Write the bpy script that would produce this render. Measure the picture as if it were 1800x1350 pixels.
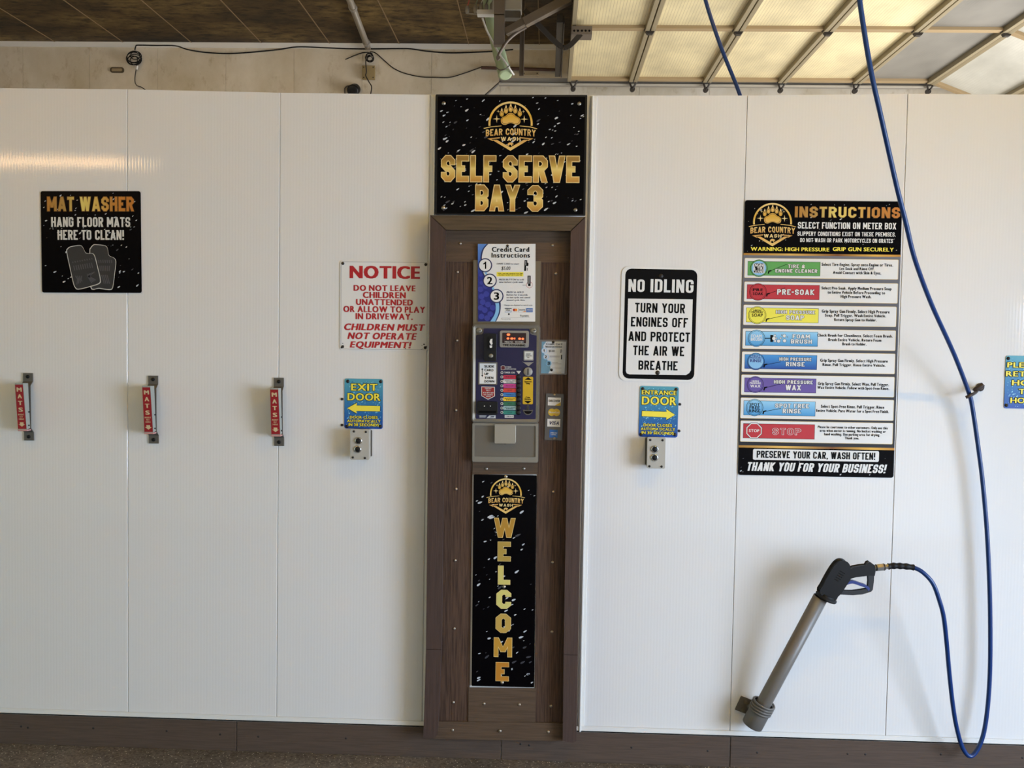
import bpy, math, random
from mathutils import Vector, Matrix
random.seed(7)
SC = bpy.context.scene
for o in list(bpy.data.objects):
    bpy.data.objects.remove(o)
COL = SC.collection

# ------------------------------------------------------------------ camera
CAM = Vector((0.0, -3.79, 1.685))
PITCH, YAW, ROLL, FPX = 0.0447983, 0.0354621, 0.0168595, 1682.3      # solved from the wall, ceiling and door lines
def _rot():
    cy, sy = math.cos(YAW), math.sin(YAW); cp, sp = math.cos(PITCH), math.sin(PITCH); cr, sr = math.cos(ROLL), math.sin(ROLL)
    B = Matrix(((1, 0, 0), (0, 0, -1), (0, 1, 0)))
    Ry = Matrix(((cy, 0, sy), (0, 1, 0), (-sy, 0, cy)))
    Rx = Matrix(((1, 0, 0), (0, cp, -sp), (0, sp, cp)))
    Rz = Matrix(((cr, -sr, 0), (sr, cr, 0), (0, 0, 1)))
    return Rz @ Rx @ Ry @ B
ROT = _rot()
RT = ROT.transposed()
cd = bpy.data.cameras.new('camera'); cam = bpy.data.objects.new('camera', cd); COL.objects.link(cam)
cd.sensor_width = 36.0; cd.lens = FPX / 1800 * 36; cd.clip_start = 0.05; cd.clip_end = 200
r0, r1, r2 = ROT[0], ROT[1], ROT[2]
cam.matrix_world = Matrix(((r0[0], -r1[0], -r2[0], CAM[0]), (r0[1], -r1[1], -r2[1], CAM[1]), (r0[2], -r1[2], -r2[2], CAM[2]), (0, 0, 0, 1)))
SC.camera = cam
def ray(px, py):
    return RT @ Vector(((px - 900) / FPX, (py - 675) / FPX, 1))
def P(px, py, Y=0.0):                    # photo pixel -> point on the vertical plane at depth Y
    d = ray(px, py); return CAM + d * ((Y - CAM[1]) / d[1])
def PZ(px, py, Z):                       # photo pixel -> point on the horizontal plane at height Z
    d = ray(px, py); return CAM + d * ((Z - CAM[2]) / d[2])
MPP = 3.79 / FPX

# ------------------------------------------------------------------ world, lights, exposure
SC.view_settings.view_transform = 'Standard'
SC.view_settings.look = 'None'
SC.view_settings.gamma = 1.0
SC.view_settings.use_curve_mapping = False
SC.view_settings.exposure = 0.09
wd = bpy.data.worlds.new('sky'); SC.world = wd; wd.use_nodes = True
bg = wd.node_tree.nodes['Background']; bg.inputs[0].default_value = (0.42, 0.68, 1.0, 1); bg.inputs[1].default_value = 2.5
def area(name, loc, rot, sx, sy, power, col):
    l = bpy.data.lights.new(name, 'AREA'); l.shape = 'RECTANGLE'; l.size = sx; l.size_y = sy; l.energy = power; l.color = col
    o = bpy.data.objects.new(name, l); COL.objects.link(o); o.location = loc; o.rotation_euler = rot
    return o
HALF = math.pi / 2
# daylight through the open doorways on the right (size: x -> world z, y -> world y)
area('doorway_daylight', (4.28, -3.0, 1.10), (0, HALF - 0.33, 0), 2.0, 2.4, 214, (0.70, 0.81, 1.0)).data.spread = math.radians(140)
area('far_doorway_daylight', (4.28, 2.35, 1.6), (0, HALF, 0), 3.0, 3.7, 262, (1.0, 0.95, 0.92))
area('exit_side_fill', (-5.5, -2.35, 1.05), (0, -HALF + 0.35, 0), 1.9, 3.6, 22, (0.6, 1.0, 0.9)).data.spread = math.radians(140)  # added fill for the left side, standing in for an exit door not built
GLOW_REAR, GLOW_NEAR, GLOW_SIDE, GLOW_FAR = 12.0, 44.0, 118.0, 42.0

# ------------------------------------------------------------------ materials
def lin(c):
    return tuple(((x / 255) / 12.92 if x / 255 <= 0.04045 else (((x / 255) + 0.055) / 1.055) ** 2.4) for x in c) + (1.0,)
MATS = {}
def mat(name, rgb, rough=0.5, metal=0.0, spec=0.5, emit=None, alpha=None, trans=None, coat=None):
    if name in MATS: return MATS[name]
    m = bpy.data.materials.new(name); m.use_nodes = True
    b = m.node_tree.nodes['Principled BSDF']
    b.inputs['Base Color'].default_value = lin(rgb); b.inputs['Roughness'].default_value = rough
    b.inputs['Metallic'].default_value = metal; b.inputs['Specular IOR Level'].default_value = spec
    if emit: b.inputs['Emission Color'].default_value = lin(rgb); b.inputs['Emission Strength'].default_value = emit
    if alpha is not None: b.inputs['Alpha'].default_value = alpha
    if trans is not None: b.inputs['Transmission Weight'].default_value = trans
    if coat: b.inputs['Coat Weight'].default_value = coat
    MATS[name] = m
    return m
class NT:                                # small node-tree helper
    def __init__(s, m): s.m = m; s.t = m.node_tree; s.b = s.t.nodes['Principled BSDF']
    def n(s, typ, **kw):
        x = s.t.nodes.new(typ)
        for k, v in kw.items():
            if k in x.inputs: x.inputs[k].default_value = v
            else: setattr(x, k, v)
        return x
    def l(s, a, b): s.t.links.new(a, b)
    def coord(s, which='Object', scale=(1, 1, 1)):
        c = s.n('ShaderNodeTexCoord'); mp = s.n('ShaderNodeMapping'); mp.inputs['Scale'].default_value = scale
        s.l(c.outputs[which], mp.inputs['Vector']); return mp.outputs['Vector']
    def ramp(s, fac, stops):
        r = s.n('ShaderNodeValToRGB'); e = r.color_ramp.elements
        while len(e) < len(stops): e.new(0.5)
        for k, (p, c) in enumerate(stops): e[k].position = p; e[k].color = lin(c)
        s.l(fac, r.inputs['Fac']); return r.outputs['Color']
    def noise(s, vec, scale, detail=4, rough=0.55):
        x = s.n('ShaderNodeTexNoise'); x.inputs['Scale'].default_value = scale; x.inputs['Detail'].default_value = detail
        x.inputs['Roughness'].default_value = rough; s.l(vec, x.inputs['Vector']); return x.outputs['Fac']
    def mix(s, fac, a, b, mode='MIX'):
        x = s.n('ShaderNodeMix', data_type='RGBA', blend_type=mode)
        for sock, v in ((x.inputs[0], fac), (x.inputs[6], a), (x.inputs[7], b)):
            if hasattr(v, 'is_linked'): s.l(v, sock)
            elif isinstance(v, (int, float)): sock.default_value = v
            else: sock.default_value = lin(v)
        return x.outputs[2]
    def bump(s, h, dist=0.002, strength=0.5):
        x = s.n('ShaderNodeBump'); x.inputs['Distance'].default_value = dist; x.inputs['Strength'].default_value = strength
        s.l(h, x.inputs['Height']); s.l(x.outputs['Normal'], s.b.inputs['Normal'])
    def color(s, c): s.l(c, s.b.inputs['Base Color'])

def ribbed(name, rgb, rough, pitch, dist, dirt=None):
    m = mat(name, rgb, rough); t = NT(m)
    v = t.coord('Object')
    w = t.n('ShaderNodeTexWave', wave_type='BANDS', bands_direction='X', wave_profile='SIN'); w.inputs['Scale'].default_value = 0.31416 / pitch
    w.inputs['Distortion'].default_value = 0.0; t.l(v, w.inputs['Vector'])
    t.bump(w.outputs['Fac'], dist, 1.0)
    if dirt:
        f = t.noise(t.coord('Object', (1.2, 1, 0.9)), 1.6, 7, 0.62)
        f2 = t.noise(t.coord('Object', (1.6, 1, 0.9)), 7, 6, 0.7)
        c = t.ramp(f, [(0.38, rgb), (0.70, dirt)]); c2 = t.ramp(f2, [(0.56, (255, 255, 255)), (0.74, (224, 216, 200)), (0.82, (150, 138, 116))])
        t.color(t.mix(1.0, c, c2, 'MULTIPLY'))
    return m
WALLM = ribbed('white_wall_panel', (224, 223, 221), 0.06, 0.0122, 0.00008)
FARM = ribbed('aged_wall_panel', (214, 206, 190), 0.45, 0.0122, 0.0001, (186, 174, 148))
mat('white_trim', (226, 225, 220), 0.4)

def wood(name, a, b, axis='z', rough=0.6):
    m = mat(name, a, rough, spec=0.3); t = NT(m)
    sc = (130, 130, 5.0) if axis == 'z' else (5.0, 130, 130)
    v = t.coord('Object', sc)
    f = t.noise(v, 1.5, 4, 0.55); g = t.noise(t.coord('Object', (1.5, 1.5, 1.5)), 2, 3)
    c = t.ramp(f, [(0.34, b), (0.6, a)])
    c = t.mix(g, c, t.mix(0.5, c, b))
    t.color(c); t.bump(f, 0.0012, 0.7)
    return m
wood('brown_board', (96, 73, 58), (58, 42, 33), 'z')
wood('brown_board_across', (96, 77, 60), (80, 64, 50), 'x')
wood('brown_casing', (80, 62, 55), (69, 54, 48), 'z')
wood('olive_casing', (94, 78, 58), (74, 61, 44), 'x')
wood('base_board', (90, 75, 64), (77, 64, 55), 'x', 0.7)

def ceiling_mat():
    m = mat('stained_ceiling', (80, 60, 38), 0.6, spec=0.3); t = NT(m)
    f = t.noise(t.coord('Object', (1.0, 1.6, 1)), 1.1, 3, 0.55); g = t.noise(t.coord('Object', (2.2, 5.0, 1)), 3.2, 10, 0.78)
    c = t.ramp(f, [(0.3, (58, 47, 30)), (0.48, (96, 78, 48)), (0.64, (138, 118, 76))])
    d = t.ramp(g, [(0.38, (78, 68, 54)), (0.5, (206, 196, 178)), (0.66, (255, 246, 226))])
    t.color(t.mix(1.0, c, d, 'MULTIPLY')); t.bump(g, 0.004, 0.4)
    return m
ceiling_mat()
mat('ceiling_joint', (136, 112, 78), 0.6)
def concrete(name, a, b, speck=True):
    m = mat(name, a, 0.85, spec=0.25); t = NT(m)
    f = t.noise(t.coord('Object'), 3, 6, 0.65); g = t.noise(t.coord('Object'), 90, 3, 0.6)
    c = t.ramp(f, [(0.3, b), (0.7, a)])
    c = t.mix(1.0, c, t.ramp(g, [(0.3, (170, 170, 170)), (0.65, (255, 255, 255))]), 'MULTIPLY')
    if speck:
        w = t.n('ShaderNodeTexVoronoi', feature='F1'); w.inputs['Scale'].default_value = 70; t.l(t.coord('Object'), w.inputs['Vector'])
        c = t.mix(t.ramp(w.outputs['Distance'], [(0.10, (255, 255, 255)), (0.17, (0, 0, 0))]), c, (214, 204, 186))
    t.color(c); t.bump(g, 0.003, 0.5)
    return m
concrete('concrete_floor', (128, 118, 108), (92, 84, 76))
concrete('concrete_apron', (190, 188, 182), (160, 158, 152), False)

def gold(name, axis, stops, rough=0.35):
    m = mat(name, (200, 160, 70), rough, spec=0.4); t = NT(m)
    c = t.n('ShaderNodeTexCoord'); s = t.n('ShaderNodeSeparateXYZ'); t.l(c.outputs['Generated'], s.inputs[0])
    t.color(t.ramp(s.outputs[axis], stops))
    return m
gold('gold_print', 2, [(0.0, (190, 130, 52)), (0.25, (208, 166, 78)), (0.5, (230, 206, 122)), (0.62, (196, 160, 70)), (0.85, (150, 112, 48)), (1.0, (168, 128, 58))])
gold('gold_print_across', 0, [(0.0, (176, 122, 46)), (0.2, (176, 140, 70)), (0.4, (226, 206, 110)), (0.55, (216, 184, 92)), (0.75, (190, 128, 50)), (1.0, (196, 120, 42))])
gold('gold_column', 2, [(0.0, (198, 130, 40)), (0.4, (206, 166, 70)), (0.65, (230, 212, 126)), (1.0, (190, 142, 46))])
gold('logo_gold', 2, [(0.0, (236, 202, 122)), (0.3, (206, 154, 78)), (0.45, (234, 200, 122)), (0.7, (216, 168, 54)), (1.0, (234, 206, 136))])
gold('gold_band', 0, [(0.0, (170, 120, 40)), (0.3, (220, 176, 88)), (0.6, (120, 72, 24)), (0.85, (226, 176, 70)), (1.0, (190, 130, 40))])
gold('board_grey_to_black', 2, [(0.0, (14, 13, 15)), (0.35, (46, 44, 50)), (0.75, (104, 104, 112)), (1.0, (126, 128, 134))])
gold('blue_door_print', 2, [(0.0, (22, 70, 160)), (0.4, (34, 108, 170)), (1.0, (84, 160, 178))])
gold('navy_print', 2, [(0.0, (26, 30, 104)), (0.6, (34, 46, 134)), (0.82, (74, 112, 186)), (1.0, (90, 134, 204))])
gold('sky_print', 2, [(0.0, (60, 146, 206)), (1.0, (150, 206, 236))])
gold('blue_print', 2, [(0.0, (22, 70, 156)), (1.0, (70, 150, 214))])
mat('gold_edge', (232, 206, 140), 0.4); mat('gold_dark', (120, 78, 22), 0.4)
mat('black_print', (7, 6, 8), 0.2, spec=0.06)
mat('ink', (9, 9, 10), 0.5, spec=0.1)
mat('white_print', (226, 225, 222), 0.4)
mat('soft_white', (212, 210, 204), 0.45)
mat('droplet', (196, 200, 206), 0.3); mat('droplet_dim', (62, 62, 68), 0.3)
mat('blue_droplet', (140, 206, 224), 0.3); mat('blue_droplet_dark', (26, 92, 150), 0.3)
mat('red_print', (176, 26, 34), 0.5); mat('yellow_print', (244, 226, 70), 0.5)
mat('green_print', (88, 160, 78), 0.5); mat('crimson_print', (186, 36, 46), 0.5); mat('lemon_print', (236, 226, 72), 0.5)
mat('purple_print', (98, 78, 156), 0.5); mat('grey_print', (140, 140, 146), 0.5)
mat('pale_blue', (132, 186, 226), 0.5); mat('deep_blue', (24, 44, 130), 0.5)
mat('mat_grey', (40, 40, 44), 0.5); mat('mat_rib', (78, 76, 82), 0.5)
mat('steel', (158, 153, 142), 0.38, 0.8); mat('dull_steel', (118, 112, 102), 0.5, 0.5); mat('dark_steel', (96, 91, 84), 0.55, 0.2)
mat('aluminium', (150, 146, 138), 0.5, 0.35)
mat('chrome', (214, 212, 206), 0.2, 1.0); mat('black_plastic', (14, 14, 16), 0.42, spec=0.35); mat('black_rubber', (12, 12, 13), 0.6, spec=0.3)
mat('screw_metal', (170, 160, 146), 0.35, 0.8); mat('dark_screw', (52, 48, 46), 0.5, 0.5)

# ------------------------------------------------------------------ mesh helpers
def V2(x, z, y=0.0): return Vector((x, y, z))
def rrect(cx, cz, w, h, r, n=4):
    pts = []
    r = min(r, w / 2 - 1e-5, h / 2 - 1e-5)
    for (sx, sz, a0) in ((1, 1, 0), (-1, 1, 90), (-1, -1, 180), (1, -1, 270)):
        for k in range(n + 1):
            a = math.radians(a0 + 90 * k / n)
            pts.append((cx + sx * (w / 2 - r) + r * math.cos(a), cz + sz * (h / 2 - r) + r * math.sin(a)))
    return pts
def ngon(cx, cz, r, n=20, rz=None, a0=0.0):
    return [(cx + r * math.cos(a0 + 2 * math.pi * k / n), cz + (rz or r) * math.sin(a0 + 2 * math.pi * k / n)) for k in range(n)]
def spline(pts, k=6, closed=False):
    out = []; n = len(pts); d = len(pts[0])
    for i in range(n if closed else n - 1):
        if closed: a, b, c, e = pts[i - 1], pts[i], pts[(i + 1) % n], pts[(i + 2) % n]
        else: a, b, c, e = pts[max(i - 1, 0)], pts[i], pts[i + 1], pts[min(i + 2, n - 1)]
        for j in range(k):
            t = j / k
            out.append(tuple(0.5 * (2 * b[q] + (c[q] - a[q]) * t + (2 * a[q] - 5 * b[q] + 4 * c[q] - e[q]) * t * t + (3 * b[q] - a[q] - 3 * c[q] + e[q]) * t ** 3) for q in range(d)))
    if not closed: out.append(tuple(pts[-1]))
    return out
class MB:
    def __init__(s): s.v = []; s.f = []; s.m = []; s.sm = []
    def add(s, vs, fs, m=0, smooth=False):
        b = len(s.v); s.v += [Vector(x) for x in vs]
        for f in fs: s.f.append([b + i for i in f]); s.m.append(m); s.sm.append(smooth)
        return s
    def flat(s, pts, y, m=0):                       # polygon in the x-z plane facing -y
        return s.add([(p[0], y, p[1]) for p in pts], [list(range(len(pts)))], m)
    def prism(s, pts, y0, y1, m=0, m_side=None):
        n = len(pts)
        s.add([(p[0], y0, p[1]) for p in pts] + [(p[0], y1, p[1]) for p in pts], [list(range(n)), list(range(2 * n - 1, n - 1, -1))], m)
        b = len(s.v) - 2 * n
        for i in range(n):
            j = (i + 1) % n; s.f.append([b + i, b + j, b + n + j, b + n + i]); s.m.append(m if m_side is None else m_side); s.sm.append(False)
        return s
    def hexa(s, p, m=0):                             # 8 corners: 4 front (loop), 4 back (loop)
        return s.add(p, [(0, 1, 2, 3), (7, 6, 5, 4), (0, 4, 5, 1), (1, 5, 6, 2), (2, 6, 7, 3), (3, 7, 4, 0)], m)
    def box(s, x0, x1, y0, y1, z0, z1, m=0):
        return s.hexa([(x0, y0, z0), (x1, y0, z0), (x1, y0, z1), (x0, y0, z1), (x0, y1, z0), (x1, y1, z0), (x1, y1, z1), (x0, y1, z1)], m)
    def bar(s, a, b, w, h, m=0, up=(0, 0, 1)):       # rectangular bar from a to b
        a, b = Vector(a), Vector(b); d = (b - a).normalized(); u = Vector(up)
        if abs(d.dot(u)) > 0.95: u = Vector((0, 1, 0))
        x = d.cross(u).normalized() * (w / 2); y = x.cross(d).normalized() * (h / 2)
        return s.hexa([a - x - y, a + x - y, a + x + y, a - x + y, b - x - y, b + x - y, b + x + y, b - x + y], m)
    def tube(s, path, r, n=10, m=0, caps=True):
        path = [Vector(p) for p in path]; L = len(path)
        rs = r if isinstance(r, (list, tuple)) else [r] * L
        t = [(path[min(i + 1, L - 1)] - path[max(i - 1, 0)]).normalized() for i in range(L)]
        u = t[0].orthogonal().normalized(); vs = []
        for i in range(L):
            u = (u - t[i] * u.dot(t[i])).normalized(); w = t[i].cross(u)
            for k in range(n):
                a = 2 * math.pi * k / n; vs.append(path[i] + (u * math.cos(a) + w * math.sin(a)) * rs[i])
        fs = [(i * n + k, i * n + (k + 1) % n, (i + 1) * n + (k + 1) % n, (i + 1) * n + k) for i in range(L - 1) for k in range(n)]
        s.add(vs, fs, m, True)
        if caps: s.add(vs[:n], [list(range(n - 1, -1, -1))], m); s.add(vs[-n:], [list(range(n))], m)
        return s
    def lathe(s, o, axis, prof, n=20, m=0, smooth=True, caps=True):   # prof: [(along, radius)]
        o, ax = Vector(o), Vector(axis).normalized(); u = ax.orthogonal().normalized(); w = ax.cross(u); vs = []
        for (t, r) in prof:
            for k in range(n):
                a = 2 * math.pi * k / n; vs.append(o + ax * t + (u * math.cos(a) + w * math.sin(a)) * max(r, 1e-5))
        L = len(prof)
        s.add(vs, [(i * n + k, i * n + (k + 1) % n, (i + 1) * n + (k + 1) % n, (i + 1) * n + k) for i in range(L - 1) for k in range(n)], m, smooth)
        if caps: s.add(vs[:n], [list(range(n - 1, -1, -1))], m); s.add(vs[-n:], [list(range(n))], m)
        return s
    def build(s, name, mats, parent=None, loc=None, bevel=0.0, world=False):
        mats = mats if isinstance(mats, (list, tuple)) else [mats]
        if parent is not None and world: off = Vector(parent.location)
        elif parent is None:
            if loc is None:
                lo = [min(v[i] for v in s.v) for i in range(3)]; hi = [max(v[i] for v in s.v) for i in range(3)]
                loc = ((lo[0] + hi[0]) / 2, (lo[1] + hi[1]) / 2, (lo[2] + hi[2]) / 2)
            off = Vector(loc)
        else: off = Vector((0, 0, 0))
        me = bpy.data.meshes.new(name); me.from_pydata([v - off for v in s.v], [], s.f)
        for q in mats: me.materials.append(MATS[q] if isinstance(q, str) else q)
        for i, p in enumerate(me.polygons): p.material_index = s.m[i]; p.use_smooth = s.sm[i]
        me.update()
        o = bpy.data.objects.new(name, me); COL.objects.link(o)
        if parent is not None: o.parent = parent
        else: o.location = off
        if bevel:
            b = o.modifiers.new('bevel', 'BEVEL'); b.width = bevel; b.segments = 2; b.limit_method = 'ANGLE'; b.angle_limit = math.radians(40)
        return o
def tag(o, label=None, cat=None, group=None, kind=None):
    if label: o['label'] = label
    if cat: o['category'] = cat
    if group: o['group'] = group
    if kind: o['kind'] = kind
    return o
def thing(name, label, cat, loc, rot=(0, 0, 0), group=None):
    o = bpy.data.objects.new(name, None); o.empty_display_size = 0.05; COL.objects.link(o)
    o.location = loc; o.rotation_euler = rot
    return tag(o, label, cat, group)
def struct(mb, name, mats, label=None, bevel=0.0):
    return tag(mb.build(name, mats, bevel=bevel), label, None, None, 'structure')

# ------------------------------------------------------------------ lettering: a stroke face for block capitals, the built-in face for the rest
CH = {'0': 0, '1': 1, 'h': .5, 'q': .25, 't': .75, 'a': .3, 'b': .7, 'c': .4, 'd': .6, 'e': .15, 'f': .85, 'g': .2, 'k': .8}
GL = {
 'A': 'D00h1;D10h1;qg tg', 'B': '00 01;01 11r 1hr 0h;0h 1hr 10r 00', 'C': '1b 11r 01r 00r 10r 1a', 'D': '00 01;01 11r 10r 00',
 'E': '00 01;01 11;0h th;00 10', 'F': '00 01;01 11;0h th', 'G': '1b 11r 01r 00r 10r 1h dh', 'H': '00 01;10 11;0h 1h', 'I': 'h0 h1',
 'J': '11 10r 00r 0a', 'K': '00 01;D0c11;Dah10', 'L': '01 00 10', 'M': '00 01;10 11;D01hg;D11hg', 'N': '00 01;10 11;D0110',
 'O': 'Z00r 01r 11r 10r', 'P': '00 01;01 11r 1hr 0h', 'Q': 'Z00r 01r 11r 10r;Dda10', 'R': '00 01;01 11r 1hr 0h;Dhh10',
 'S': '1b 11r 01r 0hr 1hr 10r 00r 0a', 'T': 'h0 h1;01 11', 'U': '01 00r 10r 11', 'V': 'D01h0;D11h0', 'W': 'D01q0;Dh1q0;Dh1t0;D11t0',
 'X': 'D0011;D0110', 'Y': 'D01hh;D11hh;h0 hh', 'Z': '01 11;00 10;D0011', '0': 'Z00r 01r 11r 10r', '1': 'h0 h1;q1 h1',
 '2': '0b 01r 11r 1d;D00 1d;00 10', '3': '0b 01r 11r 1hr ch;ch 1hr 10r 00r 0a', '!': 'ha h1;h0 h0', '.': 'h0 h0', ',': 'h0 h0', '-': '0h 1h', ':': 'hg hg;hb hb',
 '&': 'Zgh g1r f1r fhr;Z00r 0hr fhr f0r;Dch10', "'": 'h1 h1', '$': '1b 11r 01r 0hr 1hr 10r 00r 0a;h0 h1', '5': '11 01 0h;0h 1hr 10r 00r 0a'}
GW = {'W': 1.5, 'M': 1.3, 'N': 1.05, 'L': .85, 'F': .9, 'E': .9, 'T': .92, 'J': .85, 'A': 1.12, 'V': 1.12, 'Y': 1.12, 'X': 1.1, '-': .55, '&': 1.1, 'K': 1.05}
def _thick(pts, t, closed, ext, rad, seg, e0=1, e1=1):
    # rounding
    q = []; n = len(pts)
    for i, p in enumerate(pts):
        if p[2] and (closed or 0 < i < n - 1):
            a, b = Vector(pts[i - 1][:2]), Vector(pts[(i + 1) % n][:2]); c = Vector(p[:2])
            da, db = (a - c), (b - c); r = min(rad, da.length * .5, db.length * .5)
            s0, s1 = c + da.normalized() * r, c + db.normalized() * r
            for k in range(seg + 1):
                f = k / seg; q.append(s0 * (1 - f) ** 2 + c * 2 * f * (1 - f) + s1 * f * f)
        else: q.append(Vector(p[:2]))
    m = []
    for p in q:
        if not m or (p - m[-1]).length > 1e-6: m.append(p)
    q = m
    if len(q) == 1: q = [q[0] - Vector((0, 1e-5)), q[0] + Vector((0, 1e-5))]
    if closed and (q[0] - q[-1]).length < 1e-6: q.pop()
    if not closed:
        a, c = (q[0] - q[1]).normalized() * ext, (q[-1] - q[-2]).normalized() * ext
        q[0] = q[0] + a * e0; q[-1] = q[-1] + c * e1
    L, R, n = [], [], len(q)
    for i in range(n):
        d0 = (q[i] - q[i - 1]).normalized() if (i or closed) else None
        d1 = (q[(i + 1) % n] - q[i]).normalized() if (i < n - 1 or closed) else None
        d0 = d0 or d1; d1 = d1 or d0
        nrm = Vector((-(d0 + d1).y, (d0 + d1).x)); nrm = nrm.normalized() if nrm.length > 1e-6 else Vector((-d0.y, d0.x))
        k = t / 2 / max(0.35, nrm.dot(Vector((-d0.y, d0.x))))
        L.append(q[i] + nrm * k); R.append(q[i] - nrm * k)
    return [[L[i], L[(i + 1) % n], R[(i + 1) % n], R[i]] for i in range(n if closed else n - 1)]
def stroke_polys(text, W, H, k=0.30, gap=0.22, th=0.20, rad=0.32, seg=1, grow=0.0, space=0.45):
    """block capitals fitted to W x H (lower left at 0,0); k = stem / letter width, th = bar thickness / height, grow = outline"""
    w_units = []; text = text.upper()
    for c in text:
        w_units.append(space if c == ' ' else (k if c in "I!.,:'1" and c != '1' else (k * 1.6 if c == '1' else GW.get(c, 1.0))))
    w = W / (sum(w_units) + gap * (len(text) - 1)); t = k * w; tz = min(th * H, t * 1.15); sy = t / tz
    out = []; x = 0.0
    for c, u in zip(text, w_units):
        cw = w * u
        if c != ' ' and c in GL:
            X = lambda s: x + (cw / 2 if s == 'h' and cw <= t * 1.01 else t / 2 + CH[s] * (cw - t)); Z = lambda s: (tz / 2 + CH[s] * (H - tz)) * sy
            for nst, st in enumerate(GL[c].split(';')):
                if st[0] == 'D':
                    st = st.replace(' ', '')
                    ax, az, bx, bz = X(st[1]), Z(st[2]), X(st[3]), Z(st[4])
                    z0, z1 = az - (t / 2 if st[2] in '01' else 0) * (1 if bz > az else -1), bz + (t / 2 if st[4] in '01' else 0) * (1 if bz > az else -1)
                    tt = t * (1.08 if abs(bx - ax) < abs(bz - az) else 1.25) + 2 * grow
                    sg = 1 if z1 > z0 else -1
                    z0 -= grow * sg; z1 += grow * sg
                    out.append([nst * 3] + [Vector((ax - tt / 2, z0)), Vector((ax + tt / 2, z0)), Vector((bx + tt / 2, z1)), Vector((bx - tt / 2, z1))])
                else:
                    cl = st[0] == 'Z'; st = st[1:] if cl else st
                    pts = [(X(p[0]), Z(p[1]), len(p) > 2) for p in st.split()]
                    full = lambda p: all(ch in '01h' for ch in p[:2])
                    ps = st.split(); dot = len(ps) == 1 or ps[0] == ps[-1]
                    e = [1 if dot or full(p) else grow / (t / 2 + grow) for p in (ps[0], ps[-1])]
                    out += [[nst * 3 + i % 3] + pq for i, pq in enumerate(_thick(pts, t + 2 * grow, cl, t / 2 + grow, rad * w, seg, *e))]
            if c == ',':
                out.append([2, Vector((x, 0)), Vector((x + t, 0)), Vector((x + t * .35, -t * .8 * sy))])
        x += cw + gap * w
    return [[q[0]] + [(p.x, p.y / sy) for p in q[1:]] for q in out]

FONT_CHARS = "ABCDEFGHIJKLMNOPQRSTUVWXYZabcdefghijklmnopqrstuvwxyz0123456789.,!&$-:'"
FONT = {}
def load_font():
    tmp = []
    for c in FONT_CHARS:
        cu = bpy.data.curves.new('glyph', 'FONT'); cu.body = c; cu.size = 1.0; cu.resolution_u = 3; cu.fill_mode = 'FRONT'
        o = bpy.data.objects.new('glyph', cu); COL.objects.link(o); tmp.append((c, o))
    bpy.context.view_layer.update()
    dg = bpy.context.evaluated_depsgraph_get()
    for c, o in tmp:
        me = o.evaluated_get(dg).to_mesh()
        vs = [(v.co.x, v.co.y) for v in me.vertices]; fs = [list(p.vertices) for p in me.polygons]
        x0 = min(v[0] for v in vs); x1 = max(v[0] for v in vs); n = len(vs)
        for nm, sh in (('n', ((0, 0),)), ('b', ((0, 0), (.035, 0))), ('x', ((0, 0), (.035, .02), (.035, 0), (.07, 0), (.0, .02), (.07, .02))), ('z', ((0, 0), (.04, .025), (.08, .0), (.115, 0), (.0, .025), (.115, .025), (.04, 0), (.08, .025)))):
            e = sh[-1][0] if nm != 'x' and nm != 'z' else max(q[0] for q in sh)
            FONT[nm, c] = ([(v[0] - x0 + dx, v[1] + dz, k) for k, (dx, dz) in enumerate(sh) for v in vs], [[i + k * n for i in f] for k in range(len(sh)) for f in fs], x1 - x0 + e)
    for c, o in tmp:
        cu = o.data; bpy.data.objects.remove(o); bpy.data.curves.remove(cu)
load_font()
CAPH = max(v[1] for v in FONT['n', 'H'][0])
def font_geo(text, W, H, wt='b', gap=0.075, space=0.30):
    x = 0.0; vs = []; fs = []; hk = max(v[1] for v in FONT[wt, 'H'][0]); lk = min(v[1] for v in FONT[wt, 'H'][0])
    for c in text:
        if c == ' ' or (wt, c) not in FONT: x += space; continue
        gv, gf, gw = FONT[wt, c]; b = len(vs)
        vs += [(x + v[0], v[1] - lk, v[2]) for v in gv]; fs += [[b + i for i in f] for f in gf]; x += gw + gap
    x -= gap; kx = W / x; kz = H / (hk - lk)
    return [(v[0] * kx, v[1] * kz, v[2]) for v in vs], fs

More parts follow.
